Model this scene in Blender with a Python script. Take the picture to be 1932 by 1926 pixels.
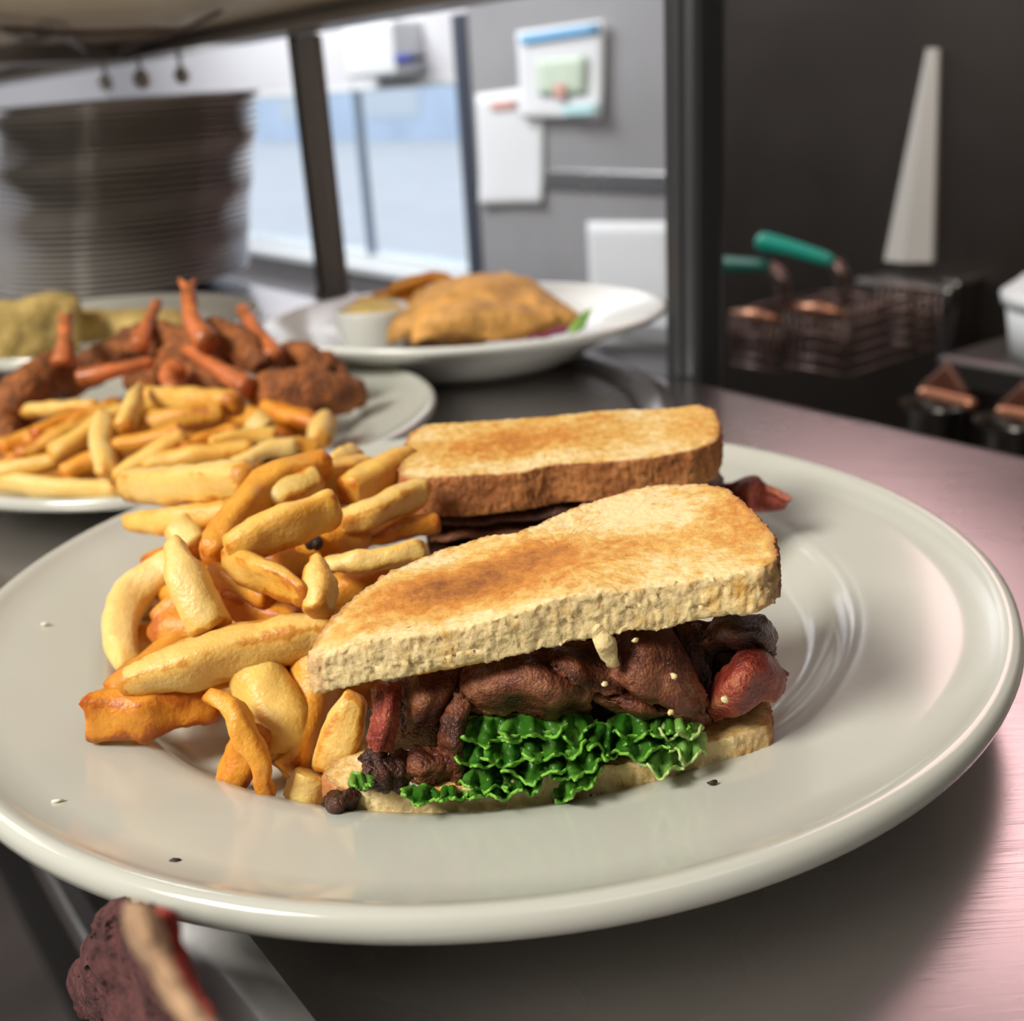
import bpy, math, random
import mathutils
from mathutils import Vector, Matrix, noise
for o in list(bpy.data.objects): bpy.data.objects.remove(o)
S = bpy.context.scene
_O1, _O2 = Vector((31.7, 11.3, 47.9)), Vector((73.1, 59.3, 19.7))
def NVEC(p): return Vector((noise.noise(p), noise.noise(p+_O1), noise.noise(p+_O2)))
C = S.collection
W, H, F = 1932.0, 1926.0, 2100.0
PITCH, ROLL, CAMZ = 0.35879, 0.06201, 0.1621

# ------------------------------------------------------------------ camera
fwd = Vector((0, math.cos(PITCH), -math.sin(PITCH)))
_r = Vector((1, 0, 0)); _u = _r.cross(fwd)
RI = _r*math.cos(ROLL) - _u*math.sin(ROLL)
UP = _r*math.sin(ROLL) + _u*math.cos(ROLL)
CAM = Vector((0, 0, CAMZ))
cd = bpy.data.cameras.new('camera'); cam = bpy.data.objects.new('camera', cd); C.objects.link(cam)
M = Matrix((RI, UP, -fwd)).transposed().to_4x4(); M.translation = CAM
cam.matrix_world = M
cd.sensor_fit = 'HORIZONTAL'; cd.sensor_width = 36.0; cd.lens = F/W*36.0
cd.clip_start = 0.01; cd.clip_end = 200
cd.dof.use_dof = True; cd.dof.focus_distance = 0.245; cd.dof.aperture_fstop = 13.0
S.camera = cam

# counter frame: DV runs along the pass counter, NV across it
DV = Vector((-0.58219, 0.81305, 0)); NV = Vector((0.81305, 0.58219, 0))
def P(d, n, z): return DV*d + NV*n + Vector((0, 0, z))

# ------------------------------------------------------------------ world, lights, exposure
S.view_settings.view_transform = 'Standard'; S.view_settings.look = 'None'
S.view_settings.gamma = 1.0; S.view_settings.use_curve_mapping = False
S.view_settings.exposure = 0.18
wd = bpy.data.worlds.new('world'); S.world = wd; wd.use_nodes = True
wd.node_tree.nodes['Background'].inputs[0].default_value = (0.80, 0.89, 1.0, 1)
wd.node_tree.nodes['Background'].inputs[1].default_value = 1.12
def area(name, loc, target, sx, sy, power, col):
    l = bpy.data.lights.new(name, 'AREA'); l.shape = 'RECTANGLE'; l.size = sx; l.size_y = sy
    l.energy = power; l.color = col
    o = bpy.data.objects.new(name, l); C.objects.link(o); o.location = loc
    o.rotation_euler = (Vector(target)-Vector(loc)).to_track_quat('-Z', 'Y').to_euler()
    return o
area('window_light_left', P(0.22, -1.12, 1.18), P(0.25, 0.2, 0), 0.5, 0.5, 35.0, (1.0, 0.95, 0.87))
area('ceiling_light_front', P(-0.7, 0.25, 1.45), P(0.2, 0.25, 0), 1.0, 0.5, 2.0, (1.0, 0.95, 0.88))
area('wall_wash_light', P(2.8, 0.75, 1.25), P(2.6, 1.5, 0.35), 1.2, 0.5, 36.0, (0.96, 0.97, 1.0))  # unseen lamp, added and aimed to brighten the back wall and panelling
area('edge_highlight_light', P(1.45, -0.65, 1.0), P(0.2, 0.06, 0), 0.9, 0.35, 3.0, (1.0, 0.98, 0.95))  # unseen lamp added to put a highlight on the rolled counter edge
area('heat_lamp_light', P(0.62, 1.38, 0.78), P(0.1, 0.3, 0.0), 0.9, 0.5, 5.0, (1.0, 0.64, 0.66))

# ------------------------------------------------------------------ ray helpers
def ray(px, py): return fwd + RI*((px-W/2)/F) - UP*((py-H/2)/F)
def AZ(px, py, z):
    r = ray(px, py); return CAM + r*((z-CAM.z)/r.z)
def AN(px, py, n):
    r = ray(px, py); return CAM + r*((n-CAM.dot(NV))/r.dot(NV))
def AP(px, py, pt, nor):
    r = ray(px, py); return CAM + r*((Vector(pt)-CAM).dot(nor)/r.dot(nor))
def DEPTH(p): return (Vector(p)-CAM).dot(fwd)

# ------------------------------------------------------------------ materials
def newmat(name):
    m = bpy.data.materials.new(name); m.use_nodes = True
    return m, m.node_tree, m.node_tree.nodes['Principled BSDF']
def N(nt, typ, **kw):
    n = nt.nodes.new(typ)
    for k, v in kw.items(): setattr(n, k, v)
    return n
def setin(n, **kw):
    for k, v in kw.items(): n.inputs[k.replace('_', ' ')].default_value = v
def ramp(nt, fac, stops):
    r = N(nt, 'ShaderNodeValToRGB'); e = r.color_ramp.elements
    e[0].position, e[0].color = stops[0][0], (*stops[0][1], 1)
    e[1].position, e[1].color = stops[-1][0], (*stops[-1][1], 1)
    for p, c in stops[1:-1]:
        k = e.new(p); k.color = (*c, 1)
    nt.links.new(fac, r.inputs[0]); return r.outputs[0]
def coords(nt, scale=(1, 1, 1), rot=(0, 0, 0)):
    t = N(nt, 'ShaderNodeTexCoord'); mp = N(nt, 'ShaderNodeMapping')
    mp.inputs['Scale'].default_value = scale; mp.inputs['Rotation'].default_value = rot
    nt.links.new(t.outputs['Object'], mp.inputs[0]); return mp.outputs[0]
def noi(nt, vec, scale, detail=4, rough=0.5):
    n = N(nt, 'ShaderNodeTexNoise'); setin(n, Scale=scale, Detail=detail, Roughness=rough)
    if vec is not None: nt.links.new(vec, n.inputs['Vector'])
    return n.outputs['Fac']
def mathn(nt, op, a, b=None, clamp=False):
    n = N(nt, 'ShaderNodeMath', operation=op); n.use_clamp = clamp
    for i, v in enumerate((a, b)):
        if v is None: continue
        if isinstance(v, (int, float)): n.inputs[i].default_value = v
        else: nt.links.new(v, n.inputs[i])
    return n.outputs[0]
def mixc(nt, fac, a, b, blend='MIX'):
    n = N(nt, 'ShaderNodeMix', data_type='RGBA', blend_type=blend)
    for i, v in ((0, fac), (6, a), (7, b)):
        if isinstance(v, (int, float)): n.inputs[i].default_value = v
        elif isinstance(v, tuple): n.inputs[i].default_value = (*v, 1)
        else: nt.links.new(v, n.inputs[i])
    return n.outputs[2]
def bump(nt, bs, height, strength, dist):
    b = N(nt, 'ShaderNodeBump'); setin(b, Strength=strength, Distance=dist)
    nt.links.new(height, b.inputs['Height']); nt.links.new(b.outputs[0], bs.inputs['Normal'])
def attr(nt, name):
    a = N(nt, 'ShaderNodeAttribute', attribute_name=name); return a.outputs['Fac']
MAT = {}
def simple(name, col, rough=0.5, metal=0.0, var=0.0, vscale=40, bumpd=0.0, bscale=200, sss=0, spec=0.5, coat=0):
    m, nt, b = newmat(name)
    b.inputs['Roughness'].default_value = rough; b.inputs['Metallic'].default_value = metal
    b.inputs['Specular IOR Level'].default_value = spec
    if coat: b.inputs['Coat Weight'].default_value = coat; b.inputs['Coat Roughness'].default_value = 0.08
    v = coords(nt)
    if var:
        f = noi(nt, v, vscale, 5)
        c = ramp(nt, f, [(0.3, tuple(x*(1-var) for x in col)), (0.7, tuple(min(1, x*(1+var)) for x in col))])
        nt.links.new(c, b.inputs['Base Color'])
    else: b.inputs['Base Color'].default_value = (*col, 1)
    if bumpd: bump(nt, b, noi(nt, v, bscale, 5), 1.0, bumpd)
    if sss:
        b.inputs['Subsurface Weight'].default_value = sss
        b.inputs['Subsurface Radius'].default_value = (1, 0.5, 0.2); b.inputs['Subsurface Scale'].default_value = 0.004
    MAT[name] = m; return m

def steel(name, col, rough, scratch=0.0, aniso_dir=None):
    m, nt, b = newmat(name)
    b.inputs['Metallic'].default_value = 1.0
    v = coords(nt)
    big = noi(nt, v, 9, 3)
    b.inputs['Base Color'].default_value = (*col, 1)
    rr = mathn(nt, 'MULTIPLY_ADD', big, 0.12); rr.node.inputs[2].default_value = rough-0.06
    nt.links.new(rr, b.inputs['Roughness'])
    if scratch:
        h = None
        for k, (rz, sc) in enumerate(((0.3, 1.0), (1.25, 0.8), (2.2, 1.3), (2.8, 0.9))):
            # bent, thin scratches: stretched noise bent by a slow warp
            t = N(nt, 'ShaderNodeTexCoord'); wn = N(nt, 'ShaderNodeTexNoise'); setin(wn, Scale=5.0+k, Detail=1.0)
            nt.links.new(t.outputs['Object'], wn.inputs['Vector'])
            wv = N(nt, 'ShaderNodeVectorMath', operation='MULTIPLY_ADD')
            nt.links.new(wn.outputs['Color'], wv.inputs[0]); wv.inputs[1].default_value = (0.03, 0.03, 0)
            nt.links.new(t.outputs['Object'], wv.inputs[2])
            mp = N(nt, 'ShaderNodeMapping'); mp.inputs['Rotation'].default_value = (0, 0, rz)
            mp.inputs['Scale'].default_value = (34*sc, 3200*sc, 1); nt.links.new(wv.outputs[0], mp.inputs[0])
            f = noi(nt, mp.outputs[0], 1.0, 2, 0.4)
            f = mathn(nt, 'SUBTRACT', f, 0.64, True); f = mathn(nt, 'MULTIPLY', f, 6.0, True)
            h = f if h is None else mathn(nt, 'MAXIMUM', h, f)
        bump(nt, b, h, scratch, 0.0003)
    elif aniso_dir:
        v2 = coords(nt, aniso_dir); bump(nt, b, noi(nt, v2, 1.0, 3), 0.15, 0.001)
    MAT[name] = m; return m

simple('porcelain', (0.55, 0.555, 0.49), 0.16, var=0.03, vscale=14, coat=0.35)
simple('porcelain_white', (0.74, 0.76, 0.72), 0.2, coat=0.3)
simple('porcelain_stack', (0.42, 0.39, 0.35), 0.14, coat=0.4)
steel('counter_steel', (0.55, 0.52, 0.515), 0.27, 0.10)
steel('bright_steel', (0.72, 0.72, 0.71), 0.26, 0.0, (4, 300, 300))
steel('dark_steel', (0.20, 0.19, 0.18), 0.36, 0.0, (300, 4, 4))
simple('wall_steel', (0.42, 0.42, 0.435), 0.36, 0.25, var=0.12, vscale=3)
steel('fryer_steel', (0.13, 0.112, 0.098), 0.36, 0.0, (3, 3, 200))
simple('shelf_steel', (0.80, 0.71, 0.55), 0.5, 0.25, var=0.15, vscale=6)
simple('shelf_lip', (0.42, 0.40, 0.37), 0.35, 0.5)
simple('reflection_pale', (0.58, 0.56, 0.52), 0.4, 0.2)  # pale base colour stands in for a reflected streak on the steel
simple('dark_frame', (0.05, 0.052, 0.056), 0.4, 0.3)
simple('edge_steel_lit', (0.84, 0.84, 0.83), 0.36, 0.3, var=0.12, vscale=60)  # counter steel again, the edge highlight put into a paler base colour
simple('post_metal', (0.34, 0.32, 0.30), 0.42, 0.15)
simple('slate_frame', (0.05, 0.06, 0.085), 0.5)
simple('blue_frame', (0.22, 0.28, 0.36), 0.5)
simple('wall_paint', (0.62, 0.62, 0.65), 0.6, var=0.05, vscale=3)
simple('ceiling_paint', (0.55, 0.53, 0.5), 0.8)
simple('floor_tile', (0.10, 0.085, 0.08), 0.5, var=0.3, vscale=4)
simple('dark_wall', (0.10, 0.095, 0.09), 0.6)
simple('pavement', (0.75, 0.71, 0.70), 0.9, var=0.06, vscale=2)
simple('facade', (0.66, 0.74, 0.86), 0.8, var=0.12, vscale=0.6)
simple('paper', (0.80, 0.82, 0.84), 0.75)
simple('print_blue', (0.20, 0.48, 0.78), 0.7)
simple('print_green', (0.62, 0.74, 0.60), 0.7, var=0.12, vscale=60)
simple('print_red', (0.74, 0.42, 0.36), 0.7)
simple('print_teal', (0.55, 0.83, 0.85), 0.7)
simple('teal_grip', (0.0, 0.30, 0.22), 0.35)
simple('teal_grip_dark', (0.005, 0.12, 0.085), 0.4)
simple('copper', (0.50, 0.24, 0.14), 0.38, 0.8)
simple('rust_panel', (0.12, 0.04, 0.02), 0.5, 0.3)
simple('wire_brown', (0.16, 0.10, 0.07), 0.4, 0.6)
simple('white_plastic', (0.72, 0.75, 0.76), 0.4)
simple('blue_plastic', (0.03, 0.05, 0.32), 0.4)
simple('black_plastic', (0.02, 0.02, 0.025), 0.4)
simple('towel', (0.095, 0.030, 0.028), 0.95, var=0.5, vscale=150, bumpd=0.004, bscale=260)
simple('towel_stripe', (0.42, 0.26, 0.15), 0.95, var=0.2, vscale=200, bumpd=0.003, bscale=300)
simple('towel_red', (0.30, 0.03, 0.02), 0.95, var=0.2, vscale=200, bumpd=0.003, bscale=300)
simple('mayonnaise', (0.82, 0.78, 0.62), 0.25, sss=0.2)
simple('char', (0.03, 0.015, 0.008), 0.6)
simple('shrimp_tail', (0.50, 0.145, 0.045), 0.36, var=0.45, vscale=90, sss=0.1)
simple('breading', (0.31, 0.098, 0.022), 0.55, var=0.6, vscale=150, bumpd=0.003, bscale=420)
simple('cutlet', (0.66, 0.34, 0.085), 0.55, var=0.4, vscale=60, bumpd=0.002, bscale=300)
simple('cutlet_dark', (0.36, 0.15, 0.035), 0.55, var=0.4, vscale=60, bumpd=0.002, bscale=300)
simple('tortilla', (0.62, 0.45, 0.15), 0.6, var=0.25, vscale=70, bumpd=0.001, bscale=200)
simple('cabbage', (0.20, 0.03, 0.08), 0.4)
simple('lamp_housing', (0.5, 0.5, 0.5), 0.4, 0.8)

# glass pane
m, nt, b = newmat('glass_pane'); b.inputs['Base Color'].default_value = (0.9, 0.96, 1, 1)
b.inputs['Transmission Weight'].default_value = 1.0; b.inputs['Roughness'].default_value = 0.08; b.inputs['IOR'].default_value = 1.05
MAT['glass_pane'] = m
# french fry
def frymat(name, pale, mid, deep):
    m, nt, b = newmat(name)
    v = coords(nt); oi = N(nt, 'ShaderNodeObjectInfo')
    e = attr(nt, 'edge')
    n1 = noi(nt, v, 70, 4); n2 = noi(nt, v, 420, 3)
    f = mathn(nt, 'ADD', mathn(nt, 'MULTIPLY', n1, 0.85), mathn(nt, 'MULTIPLY', n2, 0.28))
    f = mathn(nt, 'ADD', f, mathn(nt, 'MULTIPLY', e, 0.42))
    f = mathn(nt, 'ADD', f, mathn(nt, 'MULTIPLY', oi.outputs['Random'], 0.25))
    nt.links.new(ramp(nt, f, [(0.60, pale), (0.92, mid), (1.22 if False else 1.0, deep)]), b.inputs['Base Color'])
    b.inputs['Roughness'].default_value = 0.42
    b.inputs['Subsurface Weight'].default_value = 0.38
    b.inputs['Subsurface Radius'].default_value = (1, 0.42, 0.08); b.inputs['Subsurface Scale'].default_value = 0.006
    h = mathn(nt, 'ADD', n2, mathn(nt, 'MULTIPLY', noi(nt, v, 1100, 3), 0.6))
    bump(nt, b, h, 0.42, 0.0010); MAT[name] = m
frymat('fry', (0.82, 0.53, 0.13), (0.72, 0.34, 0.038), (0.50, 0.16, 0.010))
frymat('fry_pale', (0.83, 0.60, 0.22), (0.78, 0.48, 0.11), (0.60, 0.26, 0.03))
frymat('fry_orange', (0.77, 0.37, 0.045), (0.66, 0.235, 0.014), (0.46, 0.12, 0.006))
# bread
def breadmat(name):
    m, nt, b = newmat(name)
    v = coords(nt); cr = attr(nt, 'crust'); to = attr(nt, 'toast')
    n1 = noi(nt, v, 60, 5, 0.6); n2 = noi(nt, v, 330, 4, 0.6); n3 = noi(nt, v, 1000, 3)
    t = mathn(nt, 'ADD', to, mathn(nt, 'MULTIPLY', mathn(nt, 'SUBTRACT', n1, 0.5), 0.85))
    t = mathn(nt, 'ADD', t, mathn(nt, 'MULTIPLY', mathn(nt, 'SUBTRACT', n2, 0.5), 0.75))
    c = ramp(nt, t, [(0.06, (0.80, 0.62, 0.31)), (0.28, (0.70, 0.42, 0.105)), (0.52, (0.58, 0.225, 0.030)), (0.95, (0.24, 0.070, 0.010))])
    crf = mathn(nt, 'ADD', cr, mathn(nt, 'MULTIPLY', mathn(nt, 'SUBTRACT', n2, 0.5), 0.35), True)
    cc = ramp(nt, n1, [(0.3, (0.50, 0.21, 0.06)), (0.5, (0.36, 0.125, 0.03)), (0.75, (0.17, 0.05, 0.013))])
    nt.links.new(mixc(nt, crf, c, cc), b.inputs['Base Color'])
    b.inputs['Roughness'].default_value = 0.72
    b.inputs['Subsurface Weight'].default_value = 0.25
    b.inputs['Subsurface Radius'].default_value = (1, 0.7, 0.4); b.inputs['Subsurface Scale'].default_value = 0.003
    vo = N(nt, 'ShaderNodeTexVoronoi'); vo.inputs['Scale'].default_value = 520; nt.links.new(v, vo.inputs['Vector'])
    h = mathn(nt, 'ADD', mathn(nt, 'MULTIPLY', vo.outputs['Distance'], 0.6), n3)
    bump(nt, b, mathn(nt, 'ADD', h, n2), 0.42, 0.0008); MAT[name] = m
breadmat('bread')
# bacon
def baconmat(name, dark, mid, light):
    m, nt, b = newmat(name)
    v = coords(nt); e = attr(nt, 'edge'); vv = attr(nt, 'vv')
    n1 = noi(nt, v, 95, 4, 0.6); n2 = noi(nt, v, 520, 4)
    w = mathn(nt, 'ADD', vv, mathn(nt, 'MULTIPLY', n1, 0.35))
    w = mathn(nt, 'SINE', mathn(nt, 'MULTIPLY', w, 11.0))
    f = mathn(nt, 'ADD', mathn(nt, 'MULTIPLY', n1, 0.75), mathn(nt, 'MULTIPLY', n2, 0.35))
    f = mathn(nt, 'ADD', f, mathn(nt, 'MULTIPLY', w, 0.07))
    f = mathn(nt, 'ADD', f, mathn(nt, 'MULTIPLY', e, 0.10))
    nt.links.new(ramp(nt, f, [(0.40, dark), (0.58, mid), (0.82, light)]), b.inputs['Base Color'])
    b.inputs['Roughness'].default_value = 0.30; b.inputs['Specular IOR Level'].default_value = 0.38
    bump(nt, b, mathn(nt, 'ADD', n2, mathn(nt, 'MULTIPLY', noi(nt, v, 1400, 3), 0.6)), 0.8, 0.0013); MAT[name] = m
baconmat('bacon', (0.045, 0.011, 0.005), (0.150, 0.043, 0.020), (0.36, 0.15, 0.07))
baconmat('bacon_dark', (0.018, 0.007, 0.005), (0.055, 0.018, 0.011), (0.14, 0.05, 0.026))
baconmat('bacon_red', (0.15, 0.018, 0.010), (0.30, 0.050, 0.030), (0.48, 0.18, 0.085))
# lettuce
def lettucemat(name, dark, light):
    m, nt, b = newmat(name)
    v = coords(nt); e = attr(nt, 'edge'); n1 = noi(nt, v, 75, 4)
    vo = N(nt, 'ShaderNodeTexVoronoi', feature='DISTANCE_TO_EDGE'); vo.inputs['Scale'].default_value = 170; nt.links.new(v, vo.inputs['Vector'])
    f = mathn(nt, 'ADD', mathn(nt, 'MULTIPLY', n1, 0.8), mathn(nt, 'MULTIPLY', e, 0.6))
    nt.links.new(ramp(nt, f, [(0.35, dark), (0.7, tuple(a_*.6+b_*.4 for a_, b_ in zip(dark, light))), (1.0, light)]), b.inputs['Base Color'])
    b.inputs['Roughness'].default_value = 0.36; b.inputs['Specular IOR Level'].default_value = 0.35
    b.inputs['Subsurface Weight'].default_value = 0.15
    b.inputs['Subsurface Radius'].default_value = (0.3, 1, 0.1); b.inputs['Subsurface Scale'].default_value = 0.002
    bump(nt, b, mathn(nt, 'ADD', vo.outputs['Distance'], mathn(nt, 'MULTIPLY', n1, 0.5)), 0.35, 0.0012); MAT[name] = m
lettucemat('lettuce', (0.018, 0.095, 0.005), (0.20, 0.47, 0.06))
lettucemat('lettuce_pale', (0.16, 0.34, 0.06), (0.44, 0.58, 0.20))
# wire mesh basket
simple('basket_wire', (0.22, 0.15, 0.13), 0.4, 0.8)
# emitters (things that really give light)
def emis(name, col, s):
    m, nt, b = newmat(name); b.inputs['Base Color'].default_value = (*col, 1)
    b.inputs['Emission Color'].default_value = (*col, 1); b.inputs['Emission Strength'].default_value = s; MAT[name] = m

# ------------------------------------------------------------------ object helpers
def tag(o, label=None, cat=None, group=None, kind=None):
    if label: o['label'] = label
    if cat: o['category'] = cat
    if group: o['group'] = group
    if kind: o['kind'] = kind
    return o
def thing(name, label, cat, loc, group=None):
    o = bpy.data.objects.new(name, None); C.objects.link(o); o.location = loc; o.empty_display_size = 0.02
    return tag(o, label, cat, group)
def mk(name, vs, fs, mat, parent=None, smooth=True, attrs=None, origin=None):
    vs = [Vector(v) for v in vs]
    off = Vector((0, 0, 0)); pp = parent
    while pp is not None: off += pp.location; pp = pp.parent
    if origin is None:
        if parent is None:
            xs = [v.x for v in vs]; ys = [v.y for v in vs]; zs = [v.z for v in vs]
            origin = Vector(((min(xs)+max(xs))/2, (min(ys)+max(ys))/2, min(zs)))
        else: origin = off
    origin = Vector(origin)
    me = bpy.data.meshes.new(name)
    me.from_pydata([tuple(v-origin) for v in vs], [], fs)
    if attrs:
        for k, vals in attrs.items():
            a = me.attributes.new(k, 'FLOAT', 'POINT'); a.data.foreach_set('value', vals)
    me.validate(); me.update()
    if smooth: me.polygons.foreach_set('use_smooth', [True]*len(me.polygons))
    me.materials.append(MAT[mat])
    o = bpy.data.objects.new(name, me); C.objects.link(o)
    if parent is not None: o.parent = parent
    o.location = origin-off
    return o
def struct(name, vs, fs, mat, parent=None, smooth=False):
    o = mk(name, vs, fs, mat, parent, smooth)
    if parent is None: o['kind'] = 'structure'
    return o
BF = [(0, 3, 2, 1), (4, 5, 6, 7), (0, 1, 5, 4), (1, 2, 6, 5), (2, 3, 7, 6), (3, 0, 4, 7)]
def boxv(d0, d1, n0, n1, z0, z1):
    # DV x NV points down, so order keeps outward normals
    return [P(d0, n0, z0), P(d0, n1, z0), P(d1, n1, z0), P(d1, n0, z0), P(d0, n0, z1), P(d0, n1, z1), P(d1, n1, z1), P(d1, n0, z1)]
def bevelled(name, d0, d1, n0, n1, z0, z1, mat, parent=None, bw=0.003, seg=2):
    o = mk(name, boxv(d0, d1, n0, n1, z0, z1), BF, mat, parent, smooth=False)
    if bw:
        md = o.modifiers.new('bevel', 'BEVEL'); md.width = bw; md.segments = seg
    return o
def lathe(name, prof, segs, mat, loc, parent=None, sx=1, sy=1, rot=0):
    vs, fs = [], []; n = len(prof)
    for i in range(segs):
        a = 2*math.pi*i/segs
        for r, z in prof:
            x, y = r*math.cos(a)*sx, r*math.sin(a)*sy
            vs.append(Vector((x*math.cos(rot)-y*math.sin(rot), x*math.sin(rot)+y*math.cos(rot), z))+Vector(loc))
    for i in range(segs):
        j = (i+1) % segs
        for k in range(n-1): fs.append((i*n+k, j*n+k, j*n+k+1, i*n+k+1))
    return mk(name, vs, fs, mat, parent, origin=loc if parent is None else None)
def cat(pts, t):
    """Catmull-Rom through pts, t in 0..1"""
    n = len(pts)-1
    if n == 0: return pts[0].copy()
    x = min(max(t*n, 0), n-1e-9); i = int(x); u = x-i
    p1, p2 = pts[i], pts[i+1]
    p0 = pts[i-1] if i > 0 else p1*2-p2
    p3 = pts[i+2] if i+2 <= n else p2*2-p1
    return 0.5*((2*p1)+(p2-p0)*u+(2*p0-5*p1+4*p2-p3)*u*u+(3*p1-p0-3*p2+p3)*u**3)
def lerpl(vals, t):
    n = len(vals)-1
    if n == 0: return vals[0]
    x = min(max(t*n, 0), n-1e-9); i = int(x); u = x-i
    return vals[i]*(1-u)+vals[i+1]*u
def tube(name, path, radii, mat, parent=None, nl=20, nr=12, flat=1.0, sq=2.0, roll=0.0, amp=0.0, freq=120, seed=0, tip=(0.3, 0.3), endsoft=0.12, attrs=True):
    """closed tube along path; sq>2 gives a squared cross-section; tips rounded or blunt"""
    path = [Vector(p) for p in path]; vs, fs, ed = [], [], []
    ref = Vector((0, 0, 1)); prevn = None
    sv = Vector((seed*7.31, seed*3.17, seed*1.7))
    for i in range(nl+1):
        t = i/nl
        # denser near the ends
        tt = 0.5-0.5*math.cos(math.pi*t)
        tt = 0.5*t+0.5*tt
        p = cat(path, tt); tg = (cat(path, min(1, tt+0.01))-cat(path, max(0, tt-0.01)))
        if tg.length < 1e-9: tg = Vector((1, 0, 0))
        tg.normalize()
        if prevn is None:
            nn = ref-tg*ref.dot(tg)
            if nn.length < 0.1: nn = Vector((1, 0, 0))-tg*tg.x
        else: nn = prevn-tg*prevn.dot(tg)
        nn.normalize(); prevn = nn; bb = tg.cross(nn)
        r = lerpl(radii, tt)
        k = 1.0
        if tt < endsoft: q = 1-tt/endsoft; k = tip[0]+(1-tip[0])*math.sqrt(max(0, 1-q*q))
        elif tt > 1-endsoft: q = 1-(1-tt)/endsoft; k = tip[1]+(1-tip[1])*math.sqrt(max(0, 1-q*q))
        for j in range(nr):
            a = 2*math.pi*j/nr
            ca, sa = math.cos(a), math.sin(a)
            rad = (abs(ca)**sq+abs(sa)**sq)**(-1.0/sq)
            x, y = rad*ca, rad*sa*flat
            xr, yr = x*math.cos(roll)-y*math.sin(roll), x*math.sin(roll)+y*math.cos(roll)
            q = p+(nn*xr+bb*yr)*r*k
            if amp: q = q+NVEC((q+sv)*freq)*amp+NVEC((q+sv)*freq*3.1)*amp*0.35
            vs.append(q)
            corner = max(0, (rad-1.0)/0.25) if sq > 2.2 else 0.0
            ed.append(min(1, corner*0.75+max(0, 1-min(tt, 1-tt)/0.10)*0.6))
    for i in range(nl):
        for j in range(nr):
            k2 = (j+1) % nr
            fs.append((i*nr+j, i*nr+k2, (i+1)*nr+k2, (i+1)*nr+j))
    fs.append(tuple(range(nr-1, -1, -1))); fs.append(tuple(nl*nr+j for j in range(nr)))
    return mk(name, vs, fs, mat, parent, attrs={'edge': ed})
def loft(name, rows, nu, nv, thick, mat, parent=None, amp=0.0, freq=150, seed=0, frill=0.0, ffreq=6, fend=(0, 1), bulge=0.0, fvec=None, round_=0.5, wave=0.0, wfreq=3.0, rag=0.0):
    """thick sheet through rows of 3-D points; frill ruffles the last row"""
    rows = [[Vector(p) for p in r] for r in rows]; sv = Vector((seed*5.1, seed*2.3, seed*9.7))
    G = []
    for j in range(nv+1):
        v = j/nv; line = []
        for i in range(nu+1):
            u = i/nu
            line.append(cat([cat(r, u) for r in rows], v))
        G.append(line)
    def nrm(G, i, j):
        a = G[j][min(nu, i+1)]-G[j][max(0, i-1)]; b = G[min(nv, j+1)][i]-G[max(0, j-1)][i]
        c = a.cross(b); return c.normalized() if c.length > 1e-12 else Vector((0, -1, 0))
    N0 = [[nrm(G, i, j) for i in range(nu+1)] for j in range(nv+1)]
    for j in range(nv+1):
        v = j/nv
        for i in range(nu+1):
            u = i/nu; p = G[j][i]; n = N0[j][i]
            d = 0
            if amp: d += amp*noise.noise((p+sv)*freq)+0.4*amp*noise.noise((p+sv)*freq*2.7)
            if wave: d += wave*math.sin(2*math.pi*wfreq*u+seed*1.7+1.2*math.sin(3*v+seed))
            if bulge: d += bulge*math.sin(math.pi*u)*math.sin(math.pi*v)
            q = p+n*d
            if rag:
                eg = max(0, 1-min(u, 1-u, v, 1-v)*6)
                q = q+NVEC((p+sv)*420)*rag*eg+NVEC((p+sv)*1000)*rag*0.5*eg
            if frill:
                s = frill*(v**1.3)*(math.sin(2*math.pi*ffreq*(u+0.085*math.sin(8*u+seed*3))+seed)+0.3*math.sin(2*math.pi*ffreq*2.3*u+seed*2))
                q = q+(fvec if fvec is not None else n)*s
                q = q+Vector((0, 0, 1))*(frill*0.35*(v**2)*math.sin(2*math.pi*ffreq*1.37*u+1.3*seed)+frill*1.3*(v**3)*noise.noise(Vector((u*9, seed*2.1, 0))))
            G[j][i] = q
    N1 = [[nrm(G, i, j) for i in range(nu+1)] for j in range(nv+1)]
    vs, fs, ed, vv_ = [], [], [], []
    for side in (1, -1):
        for j in range(nv+1):
            for i in range(nu+1):
                eb = min(i, nu-i)/nu*2; ev = min(j, nv-j)/nv*2
                k = min(1.0, round_+min(eb*4, ev*4))
                vs.append(G[j][i]+N1[j][i]*(side*thick*0.5*k))
                ed.append(1.0-min(1.0, min(eb, ev)*3.5)); vv_.append(j/nv)
    w = nu+1; o2 = (nv+1)*w
    for j in range(nv):
        for i in range(nu):
            a = j*w+i
            fs.append((a, a+1, a+w+1, a+w)); fs.append((o2+a, o2+a+w, o2+a+w+1, o2+a+1))
    for i in range(nu):
        fs.append((i, o2+i, o2+i+1, i+1)); a = nv*w+i; fs.append((a, a+1, o2+a+1, o2+a))
    for j in range(nv):
        a = j*w; fs.append((a, a+w, o2+a+w, o2+a)); a = j*w+nu; fs.append((a, o2+a, o2+a+w, a+w))
    return mk(name, vs, fs, mat, parent, attrs={'edge': ed, 'vv': vv_})

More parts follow.
